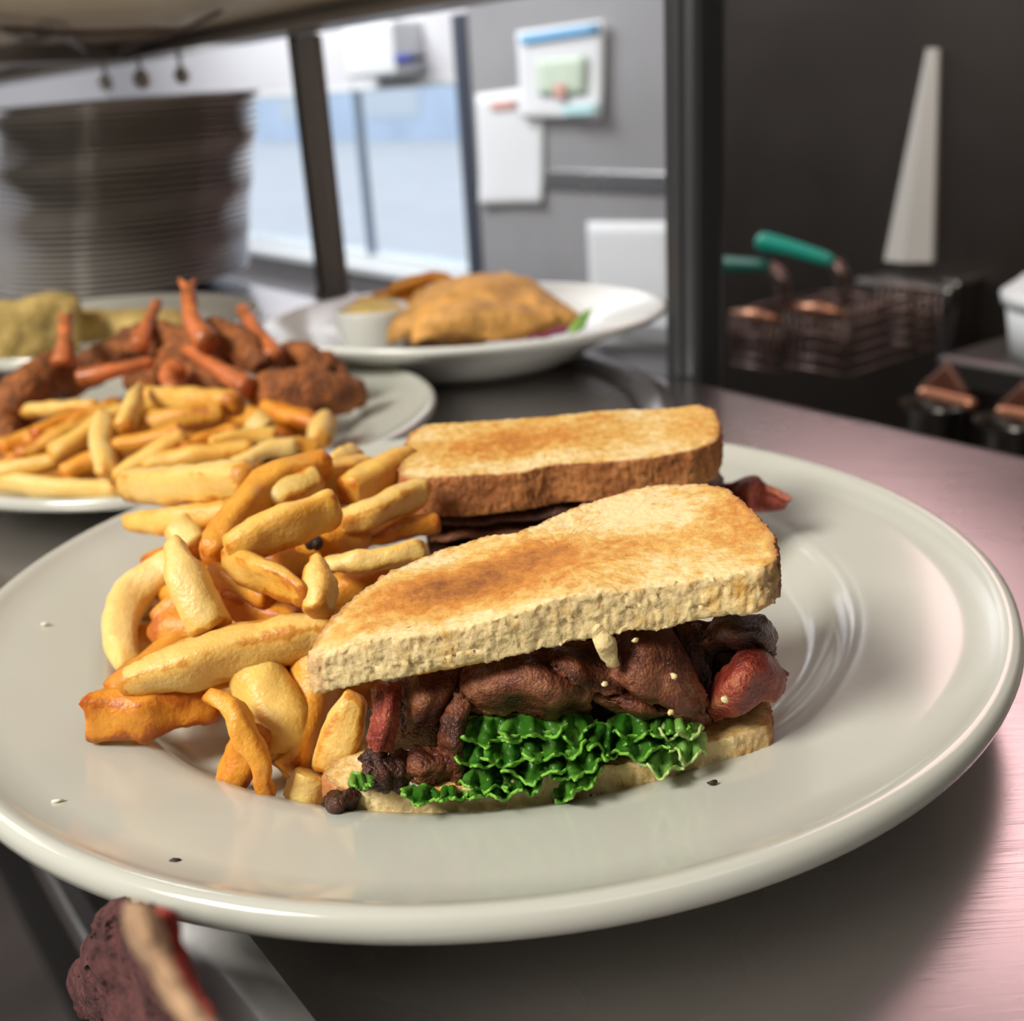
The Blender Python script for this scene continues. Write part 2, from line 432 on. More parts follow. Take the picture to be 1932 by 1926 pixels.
# ================================================================== THE ROOM
Z0 = -0.90
D0, D1, N0_, N1_ = -1.9, 4.6, -1.7, 1.5
struct('floor', boxv(D0, D1, N0_, N1_+0.1, Z0-0.05, Z0), BF, 'floor_tile')
struct('ceiling', boxv(D0, D1, N0_, N1_+0.1, 1.6, 1.65), BF, 'ceiling_paint')
struct('wall_left', boxv(D0, D1, N0_-0.1, N0_, Z0, 1.6), BF, 'wall_paint')
struct('wall_far', boxv(D1, D1+0.1, N0_-0.1, N1_+0.1, Z0, 1.6), BF, 'wall_paint')
struct('wall_behind', boxv(D0-0.1, D0, N0_-0.1, N1_+0.1, Z0, 1.6), BF, 'dark_wall')
# back wall with the daylight window
WD0, WD1, WZ0, WZ1 = 2.21, 4.1, -0.245, 0.207
def wallpieces():
    vs, fs = [], []
    for (a, b_, z0, z1) in ((WD0, D1, Z0, WZ0), (WD0, D1, WZ1, 1.6), (WD1, D1, WZ0, WZ1), (2.11, WD0, Z0, 1.6)):
        k = len(vs); vs += boxv(a, b_, N1_, N1_+0.1, z0, z1); fs += [tuple(x+k for x in f) for f in BF]
    return vs, fs
vs, fs = wallpieces(); struct('wall_back', vs, fs, 'wall_paint')
struct('wall_right', boxv(D0, 1.44, N1_, N1_+0.1, Z0, 1.6), BF, 'dark_wall')
wn = thing('window_1', None, None, P((WD0+WD1)/2, N1_+0.04, WZ0)); wn['kind'] = 'structure'
fr = bevelled('window_frame', WD0, WD1, N1_+0.0, N1_+0.08, WZ0, WZ0+0.022, 'white_plastic', wn, 0.002)
bevelled('window_frame', WD0, WD1, N1_+0.0, N1_+0.08, WZ1-0.02, WZ1, 'white_plastic', wn, 0.002)
bevelled('mullion', 2.668, 2.692, N1_+0.0, N1_+0.02, WZ0, WZ1, 'blue_frame', wn, 0.003)
bevelled('pane', WD0, 2.67, N1_+0.03, N1_+0.036, WZ0+0.02, WZ1-0.02, 'glass_pane', wn, 0)
bevelled('pane', 2.69, WD1, N1_+0.03, N1_+0.036, WZ0+0.02, WZ1-0.02, 'glass_pane', wn, 0)
bevelled('window_sill', WD0, WD1, N1_-0.05, N1_, WZ0-0.02, WZ0, 'white_plastic', wn, 0.003)
# outdoors
struct('ground', boxv(-30, 60, N1_+0.1, 40, Z0-0.1, Z0), BF, 'pavement')
fb = thing('building', 'pale blue building seen through the bright window', 'building', P(25, 17, Z0))
bevelled('wall', 2, 60, 17, 22, Z0, 3.2, 'facade', fb, 0)
for k in range(7): bevelled('shop_window', 6+k*5.2, 9.2+k*5.2, 16.94, 17.02, Z0+0.6, 1.4, 'white_plastic', fb, 0)
bevelled('roof', 1.5, 60.5, 16.6, 22, 3.2, 3.5, 'paper', fb, 0.05)
# slate trim between the window and the steel panelling
t2a = AN(872, 38, 1.49); t2d = t2a.dot(DV)
struct('trim_1', boxv(2.115, 2.165, 1.47, 1.50, Z0, 0.325), BF, 'slate_frame')
# steel panelling right of the trim
struct('wall_panel', boxv(1.44, 2.115, 1.475, 1.6, Z0, 1.6), BF, 'wall_steel')
rail = bevelled('trim_2', 1.44, 2.115, 1.470, 1.478, -0.03, 0.01, 'bright_steel', None, 0.004); rail['kind'] = 'structure'
rail = bevelled('trim_3', 1.44, 2.115, 1.455, 1.478, -0.30, -0.265, 'wall_steel', None, 0.004); rail['kind'] = 'structure'
# pass wall: post and dark column at the right edge of the counter
po = thing('trim_4', None, None, P(0.9, 0.475, 0)); po['kind'] = 'structure'
bevelled('post', 0.882, 0.921, 0.462, 0.472, -0.02, 0.2165, 'post_metal', po, 0.004)
bevelled('post_edge', 0.917, 0.926, 0.460, 0.473, -0.02, 0.2165, 'dark_frame', po, 0.002)
bevelled('base_plate', 0.875, 0.935, 0.4605, 0.480, -0.022, 0.003, 'post_metal', po, 0.002)
co = thing('trim_5', None, None, P(0.45, 0.5, Z0)); co['kind'] = 'structure'
bevelled('column', 0.452, 0.469, 0.460, 0.488, Z0, 1.6, 'dark_frame', co, 0.006)
bevelled('corner_guard', 0.460, 0.472, 0.457, 0.484, Z0, 1.6, 'dark_frame', co, 0.002)

# ================================================================== COUNTER
ctr = thing('pass_counter', 'long scratched stainless steel pass counter with rolled edge', 'counter', P(0.6, 0.25, Z0))
def counter_top():
    # cross-section across n, rolled front edge at left
    nl, nr_ = 0.052, 0.457
    pr = []
    R = 0.008
    pr.append((nl+0.004, -0.035))
    pr.append((nl, -0.032)); pr.append((nl-0.002, -0.02))
    for k in range(9):
        a = math.pi+ (math.pi/2)*k/8*1.0
        pr.append((nl+R+R*math.cos(a)-0.002, -R-R*math.sin(a)))
    pr.append((nl+0.03, 0.0)); pr.append((nl+0.1, 0)); pr.append((nl+0.2, 0)); pr.append((nl+0.3, 0)); pr.append((nr_-0.012, 0))
    for k in range(1, 6):
        a = math.pi/2-(math.pi/2)*k/5
        pr.append((nr_-0.008+0.008*math.cos(a), -0.008+0.008*math.sin(a)))
    pr.append((nr_, -0.03)); pr.append((nr_-0.01, -0.035))
    vs, fs = [], []; ds = [-1.0+0.1*i for i in range(0, 41)]; n = len(pr)
    for d in ds:
        for (a, z) in pr: vs.append(P(d, a, z))
    for i in range(len(ds)-1):
        for k in range(n-1): fs.append((i*n+k, (i+1)*n+k, (i+1)*n+k+1, i*n+k+1))
        fs.append((i*n+n-1, (i+1)*n+n-1, (i+1)*n, i*n))
    fs.append(tuple(range(n))); fs.append(tuple((len(ds)-1)*n+k for k in range(n-1, -1, -1)))
    o = mk('counter_top', vs, fs, 'counter_steel', ctr)
    vs2, fs2 = [], []
    pr2 = [(a, z) for a, z in pr[:13]]; pr2 = [(a-0.0007 if k < 9 else a, z+(0.0007 if k > 4 else 0)) for k, (a, z) in enumerate(pr2)]; m2 = len(pr2)
    pr2[-1] = (nl+0.0085, 0.0003)
    for d in ds:
        for (a, z) in pr2: vs2.append(P(d, a, z))
    for i in range(len(ds)-1):
        for k in range(m2-1): fs2.append((i*m2+k, (i+1)*m2+k, (i+1)*m2+k+1, i*m2+k+1))
    mk('rolled_edge', vs2, fs2, 'edge_steel_lit', ctr)
    return o
counter_top()
bp = [AZ(1010, 655, 0.0), AZ(1085, 678, 0.0), AZ(1160, 702, 0), AZ(1212, 732, 0), AZ(1242, 775, 0), AZ(1250, 830, 0), AZ(1250, 900, 0)]
tube('raised_bead', [p+Vector((0, 0, -0.0012)) for p in bp], [0.0062], 'counter_steel', ctr, nl=60, nr=10, flat=2.1, roll=0)
for dd in (-0.55, 0.372, 1.6):
    bevelled('leg', dd-0.011, dd+0.011, 0.085, 0.107, Z0, -0.034, 'bright_steel', ctr, 0.003)
    bevelled('leg', dd-0.011, dd+0.011, 0.40, 0.422, Z0, -0.034, 'bright_steel', ctr, 0.003)
bevelled('side_rail', -0.55, 1.6, 0.088, 0.104, -0.30, -0.275, 'bright_steel', ctr, 0.003)
bevelled('under_shelf', -0.9, 2.4, 0.10, 0.42, -0.52, -0.505, 'dark_steel', ctr, 0.002)
bevelled('back_panel', -0.9, 2.6, 0.425, 0.44, Z0+0.1, -0.034, 'dark_steel', ctr, 0.002)

# ================================================================== OVERHEAD SHELF
sh = thing('overhead_shelf', 'stainless overhead shelf with wires beneath above the plate stack', 'shelf', P(1.2, 0.3, 0.215))
bevelled('shelf_panel', 0.55, 2.9, 0.05, 0.455, 0.232, 0.240, 'shelf_steel', sh, 0.001)
bevelled('front_lip', 0.55, 2.9, 0.447, 0.468, 0.2165, 0.262, 'shelf_lip', sh, 0.003)
bevelled('lip_return', 0.55, 2.9, 0.425, 0.447, 0.2165, 0.222, 'shelf_lip', sh, 0.001)
bevelled('cross_beam', 1.22, 1.27, 0.06, 0.44, 0.216, 0.232, 'post_metal', sh, 0.002)
bevelled('support_post', 2.488, 2.512, 0.075, 0.099, 0.0008, 0.232, 'bright_steel', sh, 0.003)
bevelled('support_post', 2.5, 2.525, 0.43, 0.455, 0.0005, 0.2165, 'bright_steel', sh, 0.003)
wz = 0.224
for k, pts in enumerate(([(-40, 50), (150, 62), (345, 55)], [(345, 55), (250, 85), (185, 112)], [(100, 60), (150, 90), (190, 115)], [(-30, 40), (60, 75), (110, 60)], [(420, 20), (345, 55), (300, 62)], [(0, 95), (60, 75), (95, 55)])):
    tube('wire', [AZ(x, y, wz) for x, y in pts], [0.0022], 'wire_brown', sh, nl=12, nr=6)
for k, (x, y, w_, m_) in enumerate(((200, 157, 0.009, 'porcelain_white'), (268, 150, 0.010, 'porcelain_white'), (343, 143, 0.008, 'porcelain_white'))):
    c = AN(x, y, 0.432); o = lathe('glint_ball', [(0.0001, -w_), (w_*0.7, -w_*0.7), (w_, 0), (w_*0.7, w_*0.7), (0.002, w_), (0.002, 0.2185-c.z), (0.0001, 0.2185-c.z)], 20, m_, c, sh)  # white colour stands in for the glints of chrome knobs

# ================================================================== PLATES
def plate_profile(R, Hh, rw, zf):
    """R outer radius, Hh rim height, rw well radius, zf floor height"""
    s = R/0.1525; k = Hh/0.026
    return [(0.0001, zf), (rw*0.5, zf), (rw*0.90, zf), (rw*0.945, zf+0.0012*k), (rw*0.985, zf+0.0055*k), (rw*1.01, zf+0.0082*k), (rw*1.04, zf+0.0096*k), (rw*1.08, zf+0.0104*k),
            (R-0.016*s, Hh-0.0042*k), (R-0.0085*s, Hh-0.0026*k), (R-0.0060*s, Hh-0.0012*k), (R-0.0040*s, Hh-0.0002*k), (R-0.0022*s, Hh), (R-0.0007*s, Hh-0.0012*k), (R, Hh-0.0035*k), (R-0.0007*s, Hh-0.0062*k), (R-0.003*s, Hh-0.0080*k),
            (R-0.008*s, Hh-0.0092*k), (rw*1.05, zf+0.0022*k), (rw*0.95, zf-0.0030*k), (rw*0.86, 0.0026), (rw*0.84, 0.0004), (rw*0.82, 0.0), (rw*0.79, 0.0), (rw*0.775, 0.0006), (rw*0.765, 0.0028), (rw*0.4, 0.003), (0.0001, 0.003)]
PA = Vector((-0.0114, 0.3117, 0)); PB = Vector((-0.163, 0.551, 0)); PC = Vector((-0.024, 0.700, 0)); PD = Vector((-0.290, 0.800, 0))
tag(lathe('dinner_plate', plate_profile(0.1525, 0.026, 0.1065, 0.0080), 160, 'porcelain', PA), 'large off-white wide-rimmed plate holding the bacon sandwich', 'plate', 'plates of food on the counter')
tag(lathe('dinner_plate', plate_profile(0.128, 0.019, 0.090, 0.0060), 128, 'porcelain', PB), 'off-white plate holding fried shrimp and french fries', 'plate', 'plates of food on the counter')
deep = [(0.0001, 0.012), (0.055, 0.012), (0.066, 0.014), (0.080, 0.022), (0.086, 0.0255), (0.1, 0.029), (0.119, 0.0345), (0.1225, 0.0355), (0.1245, 0.0345), (0.1248, 0.033), (0.1235, 0.031), (0.115, 0.0275), (0.088, 0.018), (0.075, 0.008), (0.062, 0.003), (0.058, 0), (0.055, 0), (0.053, 0.003), (0.0001, 0.004)]
tag(lathe('pasta_plate', deep, 128, 'porcelain_white', PC, sx=1.03, sy=0.86, rot=-0.1), 'deep white oval plate holding golden cutlets and a ramekin', 'plate', 'plates of food on the counter')
tag(lathe('dinner_plate', plate_profile(0.118, 0.026, 0.083, 0.0075), 128, 'porcelain', PD), 'off-white plate under pale yellow wedges before the plate stack', 'plate', 'plates of food on the counter')
# stack of plates
sp = [(0.0001, 0.003), (0.07, 0.003), (0.086, 0.006), (0.118, 0.0125), (0.1218, 0.0132), (0.123, 0.0124), (0.1222, 0.0112), (0.117, 0.0098), (0.088, 0.0025), (0.07, 0.0), (0.0001, 0.0)]
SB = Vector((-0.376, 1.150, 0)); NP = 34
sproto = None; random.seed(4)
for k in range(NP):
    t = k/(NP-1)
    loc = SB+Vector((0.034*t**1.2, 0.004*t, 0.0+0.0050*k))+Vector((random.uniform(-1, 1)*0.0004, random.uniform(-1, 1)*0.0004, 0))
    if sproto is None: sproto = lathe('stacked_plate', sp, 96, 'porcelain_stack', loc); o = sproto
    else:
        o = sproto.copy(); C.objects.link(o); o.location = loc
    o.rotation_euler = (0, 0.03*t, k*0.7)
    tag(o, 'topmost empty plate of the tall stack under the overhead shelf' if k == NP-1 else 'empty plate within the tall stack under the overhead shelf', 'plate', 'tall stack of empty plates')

# ================================================================== FRIES
def fry(pts, wpx, label, mat='fry', flat=0.85, roll=None, group='fries on the sandwich plate', taper=(1, 1), tip=(0.5, 0.5), seed=0, amp=0.0011, nl=26, nr=16, name='french_fry', sq=4.0, wide=None):
    rs = random.Random(seed*13+5)
    ps = [AZ(x, y, z) for x, y, z in pts]
    mid = ps[len(ps)//2]
    r = wpx*DEPTH(mid)/F*0.5*0.92
    if roll is None: roll = rs.uniform(0, math.pi/2)
    n = 5
    rad = [r*(taper[0]+(1-taper[0])*min(1, i/(n*0.45))) if i <= n/2 else r*(taper[1]+(1-taper[1])*min(1, (n-i)/(n*0.45))) for i in range(n+1)]
    o = tube(name, ps, rad, mat, None, nl=nl, nr=nr, flat=flat, sq=sq, roll=roll, amp=amp, freq=130, seed=seed, tip=tip, endsoft=0.07)
    return tag(o, label, 'french fry', group)
FA = [
 # pts, width px, label, kwargs
 ([(222,1290,.034),(330,1262,.036),(500,1215,.038),(668,1182,.040)],104,'long thick pale fry lying across the front of the pile, touching the sandwich',dict(mat='fry_pale',taper=(.5,.8),roll=.25,tip=(.25,.5))),
 ([(165,1345,.026),(240,1345,.026),(330,1332,.025),(408,1318,.024)],96,'stubby browned fry resting on the plate rim under the long pale fry',dict(mat='fry_orange',taper=(1,.8),tip=(.75,.4),amp=.0022)),
 ([(395,1305,.036),(445,1350,.033),(480,1430,.024),(515,1515,.0135)],66,'thin twisted fry drooping into the plate well',dict(mat='fry_orange',taper=(.55,.5),tip=(.3,.3),amp=.0016)),
 ([(480,1375,.026),(455,1430,.019),(433,1488,.0125)],72,'fry end tucked behind the thin twisted fry',dict(mat='fry_orange',taper=(1,.7))),
 ([(470,1270,.030),(520,1340,.024),(545,1430,.015)],130,'wide golden fry sloping down beneath the long pale fry',dict(mat='fry',taper=(1,.9),roll=.1)),
 ([(600,1240,.032),(585,1340,.022),(548,1465,.013)],105,'wide orange fry leaning against the sandwich side',dict(mat='fry_orange',taper=(1,.8),roll=.2)),
 ([(672,1310,.033),(648,1380,.024),(622,1455,.014)],88,'pale cut-ended fry squeezed against the sandwich corner',dict(mat='fry_pale',taper=(.6,.9),tip=(.3,.7),roll=.3)),
 ([(590,1460,.016),(575,1490,.0125),(568,1500,.011)],78,'short fry pointing its blunt end out of the well',dict(mat='fry_pale',tip=(.9,.75))),
 ([(326,1020,.060),(358,1100,.052),(402,1195,.041)],96,'upright pointed fry leaning on the long pale fry',dict(mat='fry_pale',taper=(.35,1),tip=(.2,.7),roll=.5)),
 ([(345,1050,.040),(262,1110,.033),(226,1185,.027),(245,1262,.022)],82,'curved pale fry bowing out over the plate rim',dict(mat='fry_pale',taper=(.9,.65),tip=(.6,.4),roll=.6,sq=3.0)),
 ([(440,1070,.038),(370,1130,.033),(298,1185,.027)],78,'orange fry behind the upright pointed fry',dict(mat='fry_orange',taper=(1,.8))),
 ([(238,915,.043),(330,915,.048),(480,905,.054)],78,'thick pale fry sticking out at the back of the pile over the shrimp plate',dict(mat='fry_pale',taper=(.85,1),tip=(.7,.6),roll=.1)),
 ([(242,985,.036),(330,982,.040),(450,965,.043)],64,'fry beneath the thick pale fry at the back of the pile',dict(mat='fry',taper=(.7,1))),
 ([(335,995,.043),(350,1010,.041),(375,1040,.038)],72,'rounded fry end peeking out above the upright fry',dict(mat='fry_pale',tip=(.8,.6))),
 ([(392,1060,.050),(440,985,.056),(510,915,.060),(625,872,.061)],76,'long curved orange fry arching over the top of the pile',dict(mat='fry_orange',taper=(.8,.9),amp=.0016,sq=3.2)),
 ([(430,1045,.056),(520,1000,.060),(640,955,.062)],98,'broad golden fry lying on top of the pile',dict(mat='fry',taper=(.8,.9),roll=.15,flat=.6)),
 ([(495,960,.055),(540,930,.058),(600,905,.059)],62,'pale split fry behind the broad golden fry',dict(mat='fry_pale',taper=(.5,1))),
 ([(428,1060,.052),(500,1085,.053),(580,1130,.050)],86,'flat torn fry with ragged end in the middle of the pile',dict(mat='fry',taper=(.9,.5),flat=.45,roll=.1,tip=(.7,.3))),
 ([(596,1050,.055),(605,1095,.052),(598,1160,.046)],70,'short teardrop shaped pale fry standing beside the toast',dict(mat='fry_pale',taper=(.35,.9),tip=(.2,.7),roll=.4)),
 ([(612,1062,.050),(690,1056,.051),(800,1040,.051)],56,'slim yellow fry pointing at the toast',dict(mat='fry_pale',taper=(.6,1),tip=(.4,.6))),
 ([(640,990,.052),(710,965,.054),(800,925,.054)],60,'pale fry end reaching under the rear toast',dict(mat='fry_pale',taper=(.9,1),roll=.2)),
 ([(655,935,.052),(710,900,.054),(770,870,.054)],72,'squared brown-edged fry beside the rear toast',dict(mat='fry',roll=.0,taper=(1,.95),tip=(.7,.85))),
 ([(545,925,.054),(620,900,.054),(690,885,.052)],66,'golden fry at the crest of the pile',dict(mat='fry')),
 ([(630,880,.047),(655,860,.048),(668,852,.048)],42,'small fry tip rising at the back of the pile',dict(mat='fry_pale')),
 ([(670,1025,.045),(750,1000,.046),(830,985,.046)],46,'thin dark golden fry below the rear toast',dict(mat='fry_orange',taper=(.5,1))),
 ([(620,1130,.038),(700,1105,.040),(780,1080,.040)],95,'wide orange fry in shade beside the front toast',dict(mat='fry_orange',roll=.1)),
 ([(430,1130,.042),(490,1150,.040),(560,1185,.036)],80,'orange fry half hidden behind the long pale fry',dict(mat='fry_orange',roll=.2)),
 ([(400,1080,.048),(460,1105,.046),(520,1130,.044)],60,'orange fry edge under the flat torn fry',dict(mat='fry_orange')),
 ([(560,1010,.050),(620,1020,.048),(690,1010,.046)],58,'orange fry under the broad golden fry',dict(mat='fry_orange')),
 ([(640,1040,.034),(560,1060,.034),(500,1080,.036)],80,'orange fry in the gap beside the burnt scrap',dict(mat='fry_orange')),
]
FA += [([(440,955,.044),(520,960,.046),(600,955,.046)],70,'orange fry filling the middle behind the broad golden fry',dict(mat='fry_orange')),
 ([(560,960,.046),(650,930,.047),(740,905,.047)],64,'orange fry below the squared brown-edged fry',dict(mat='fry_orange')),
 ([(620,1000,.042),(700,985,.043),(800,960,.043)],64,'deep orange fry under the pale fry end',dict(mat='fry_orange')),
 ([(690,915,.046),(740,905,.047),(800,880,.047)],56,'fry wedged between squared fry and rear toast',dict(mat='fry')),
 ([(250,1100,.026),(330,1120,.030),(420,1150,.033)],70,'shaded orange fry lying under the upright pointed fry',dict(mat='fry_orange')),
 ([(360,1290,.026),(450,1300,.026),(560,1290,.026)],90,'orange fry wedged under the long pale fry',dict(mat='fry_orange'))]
for i, (pts, w_, lab, kw) in enumerate(FA): fry(pts, w_, lab, seed=i+1, **kw)
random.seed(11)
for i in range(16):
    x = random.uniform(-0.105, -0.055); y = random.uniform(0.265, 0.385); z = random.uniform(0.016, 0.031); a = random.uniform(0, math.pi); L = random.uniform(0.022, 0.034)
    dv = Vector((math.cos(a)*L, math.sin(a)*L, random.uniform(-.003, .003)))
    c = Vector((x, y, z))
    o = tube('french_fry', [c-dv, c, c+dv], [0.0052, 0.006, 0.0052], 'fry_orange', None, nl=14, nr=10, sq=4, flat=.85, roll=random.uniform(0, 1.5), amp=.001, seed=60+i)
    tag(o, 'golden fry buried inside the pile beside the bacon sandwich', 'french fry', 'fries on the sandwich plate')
o = tube('burnt_scrap', [AZ(578, 1033, .049), AZ(592, 1022, .0505), AZ(603, 1036, .049)], [0.0016, 0.0024, 0.0014], 'char', None, nl=8, nr=8, amp=.0008, freq=300)
tag(o, 'tiny black burnt scrap caught between the fries', 'crumb')

# ================================================================== SANDWICH
FA_ = Vector((-0.043, 0.212, 0)); FD = Vector((0.098, 0.008, 0)).normalized(); FN = Vector((-FD.y, FD.x, 0))
def FP(px, py, e=0.0): return AP(px, py, FA_+FN*e, FN)
def bread(name, outline, zfun, th, parent, crustf, toastf, rings=34, npts=560, seed=0, cutamp=0.00034, droop=None):
    ol = [Vector((x, y, 0)) for x, y in outline]
    # resample closed outline (linear, lightly smoothed)
    seg = [(ol[i], ol[(i+1) % len(ol)]) for i in range(len(ol))]
    tot = sum((b-a).length for a, b in seg); pts = []
    for k in range(npts):
        s = tot*k/npts
        for a, b in seg:
            l = (b-a).length
            if s <= l: pts.append(a.lerp(b, s/l)); break
            s -= l
    for _ in range(5): pts = [(pts[i-1]+pts[i]*2+pts[(i+1) % npts])/4 for i in range(npts)]
    c = sum(pts, Vector())/npts; sv = Vector((seed*3.3, seed*1.9, seed*5.5))
    prof = []
    for k in range(rings+1): prof.append((math.sin(math.pi/2*k/rings)*0.985, 0.5, 0))     # top
    for k, (s_, w_) in enumerate(((0.992, 0.485), (0.997, 0.45), (1.000, 0.39), (1.002, 0.31), (1.003, 0.23), (1.004, 0.15), (1.004, 0.07), (1.004, 0), (1.004, -0.08), (1.004, -0.16), (1.003, -0.24), (1.002, -0.32), (1.000, -0.40), (0.997, -0.45), (0.992, -0.485))): prof.append((s_, w_, 1))
    for k in range(rings, -1, -3): prof.append((math.sin(math.pi/2*k/rings)*0.985, -0.5, 2))
    vs, fs, cr, to = [], [], [], []
    n = len(prof)
    for i in range(npts):
        o_ = pts[i]; ck = crustf(o_.x, o_.y)
        for (s, w_, kind) in prof:
            p = c+(o_-c)*s
            t_ = toastf(p.x, p.y) if kind == 0 else (0.06 if kind == 1 else 0.35)
            z = zfun(p.x, p.y)+(w_-0.5)*th
            if droop: z += droop(p.x, p.y)
            q = Vector((p.x, p.y, z))
            rough = 0.00035+ (cutamp*(1-ck)+0.0004*ck if kind == 1 else 0.0)
            if kind != 1: rough *= min(1.0, s*2.5)**2
            nv = NVEC((q+sv)*420)*rough*0.7+NVEC((q+sv)*1100)*rough*0.75+NVEC((q+sv)*45)*0.0011
            if kind == 1 and ck < 0.5 and w_ < -0.2: nv += Vector((0, 0, 1))*noise.noise((q+sv)*160)*0.0012+Vector((0, 0, 1))*noise.noise((q+sv)*60)*0.0022
            vs.append(q+nv)
            edge_d = (1-s)
            cr.append(ck if kind == 1 else max(0.0, ck*(1-edge_d/0.05)) if edge_d < 0.05 else 0.0)
            to.append(t_)
    for i in range(npts):
        j = (i+1) % npts
        for k in range(n-1): fs.append((i*n+k, j*n+k, j*n+k+1, i*n+k+1))
    return mk(name, vs, fs, 'bread', parent, attrs={'crust': cr, 'toast': to})
def blob(x, y, cx, cy, rx, ry): return math.exp(-(((x-cx)/rx)**2+((y-cy)/ry)**2))

# ---- front half
s1 = thing('sandwich_half', 'toasted bacon and lettuce sandwich half with cut side showing its filling', 'sandwich', (0.005, 0.235, 0.008), 'bacon sandwich halves')
def ztop(x, y): return 0.0570+0.120*(x+0.0436)+0.035*(y-0.2165)
out1 = [(-0.0452, 0.2090), (-0.025, 0.2068), (0.000, 0.2072), (0.025, 0.2092), (0.045, 0.2092), (0.0535, 0.2092), (0.0575, 0.213), (0.0590, 0.225), (0.0570, 0.240), (0.0535, 0.2520), (0.048, 0.2600), (0.038, 0.2640), (0.026, 0.2625), (0.015, 0.2575), (0.006, 0.2495), (0.001, 0.2470), (-0.006, 0.2485), (-0.018, 0.2465), (-0.030, 0.2375), (-0.040, 0.2270), (-0.0458, 0.2180), (-0.0475, 0.2120)]
out1 = [(0.005+(x-0.005)*0.965, y) for x, y in out1]
def crust1(x, y):
    if y < 0.2105 and -0.0415 < x < 0.0505: return 0.0
    if y < 0.2125: return 0.45
    return 1.0
def toast1(x, y):
    t = 0.16
    t += 0.62*blob(x, y, -0.012, 0.2235, 0.020, 0.0095)+0.42*blob(x, y, 0.004, 0.2345, 0.014, 0.007)
    t += 0.22*blob(x, y, 0.028, 0.228, 0.016, 0.007)+0.30*blob(x, y, 0.052, 0.240, 0.009, 0.022)
    t += 0.22*blob(x, y, -0.036, 0.214, 0.008, 0.006)
    t -= 0.22*blob(x, y, 0.03, 0.247, 0.02, 0.007)+0.12*blob(x, y, -0.02, 0.24, 0.012, 0.004)
    f = max(0, 1-(y-0.2085)/0.004); t = t*(1-0.75*min(1, f))+0.05*min(1, f)
    return max(0.02, t)
def droop1(x, y):
    q = max(0, (-0.032-x)/0.014); fr_ = max(0, min(1, (0.228-y)/0.02))
    return -0.0035*q*q*fr_-0.0022*fr_*blob(x, y, 0.012, 0.21, 0.012, 0.03)*-1-0.001*fr_
bread('top_bread', out1, ztop, 0.0095, s1, crust1, toast1, seed=1, droop=droop1)
def zbot(x, y): return 0.0200+0.030*max(0, x+0.02)+0.02*max(0, 0.22-y)+0.10*max(0, x-0.035)
out2 = [(-0.0420, 0.2105), (-0.02, 0.2070), (0.01, 0.2080), (0.035, 0.2125), (0.052, 0.2175), (0.0575, 0.2200), (0.0600, 0.2290), (0.0600, 0.245), (0.0520, 0.258), (0.038, 0.264), (0.020, 0.258), (0.004, 0.250), (-0.012, 0.248), (-0.030, 0.237), (-0.042, 0.225), (-0.0455, 0.2160)]
out2 = [(x-0.002, y) for x, y in out2]
def crust2(x, y):
    if x > 0.047 and y < 0.2235: return 0.35 if x < 0.0545 else 0.75
    if y < 0.2205 and -0.0405 < x < 0.054: return 0.0
    return 1.0
bread('bottom_bread', out2, zbot, 0.0110, s1, crust2, lambda x, y: 0.2, seed=2)

def strip(label, rows, mat, thick=0.0017, crisp=0, amp=0.0022, freq=190, seed=0, bulge=0.0, nu=34, nv=16, parent=None):
    nu = int(nu*1.5); nv = int(nv*1.5); amp = amp*(0.75 if crisp else 0.45); freq = 240 if crisp else 115
    rr = [[FP(*p) for p in r] for r in rows]
    o = loft('bacon_strip', rr, nu, nv, thick, mat, parent or s1, amp=amp, freq=freq, seed=seed, bulge=bulge, wave=0.0005, wfreq=2.2, rag=0.002 if crisp else 0.0008)
    return o
E_ = 0.001
# dark mass behind, fills the sandwich
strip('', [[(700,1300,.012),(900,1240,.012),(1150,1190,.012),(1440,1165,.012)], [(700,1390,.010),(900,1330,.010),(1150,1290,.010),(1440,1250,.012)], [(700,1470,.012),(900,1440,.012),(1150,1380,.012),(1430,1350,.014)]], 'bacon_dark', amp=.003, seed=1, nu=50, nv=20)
strip('', [[(880,1262,.006),(960,1235,.002),(1060,1235,.001),(1130,1250,.004)], [(868,1300,-.001),(960,1290,-.006),(1050,1295,-.007),(1115,1310,-.002)], [(875,1340,.002),(960,1345,-.002),(1040,1352,-.002),(1112,1348,.002)]], 'bacon', amp=.0022, seed=2, nu=44, nv=20)
strip('', [[(900,1255,.008),(1000,1228,.004),(1080,1205,.004),(1160,1215,.006)], [(1020,1240,.000),(1060,1250,-.004),(1110,1262,-.004),(1180,1262,.000)], [(1035,1252,-.004),(1070,1280,-.006),(1120,1305,-.005),(1190,1312,-.001)]], 'bacon', amp=.002, seed=3)
strip('', [[(1165,1185,.006),(1200,1172,.003),(1235,1172,.003),(1262,1180,.006)], [(1158,1235,.000),(1195,1240,-.005),(1250,1235,-.006),(1300,1245,-.002)], [(1150,1275,-.002),(1205,1298,-.008),(1270,1320,-.008),(1338,1318,-.002)], [(1185,1300,-.001),(1230,1325,-.006),(1280,1344,-.006),(1330,1345,-.001)]], 'bacon', amp=.0017, seed=4, nu=44, nv=30)
strip('', [[(1250,1180,.008),(1290,1178,.004),(1325,1180,.006)], [(1262,1240,.006),(1300,1245,.002),(1330,1240,.005)], [(1290,1300,.006),(1315,1300,.003),(1332,1300,.006)]], 'bacon_dark', amp=.0016, seed=5)
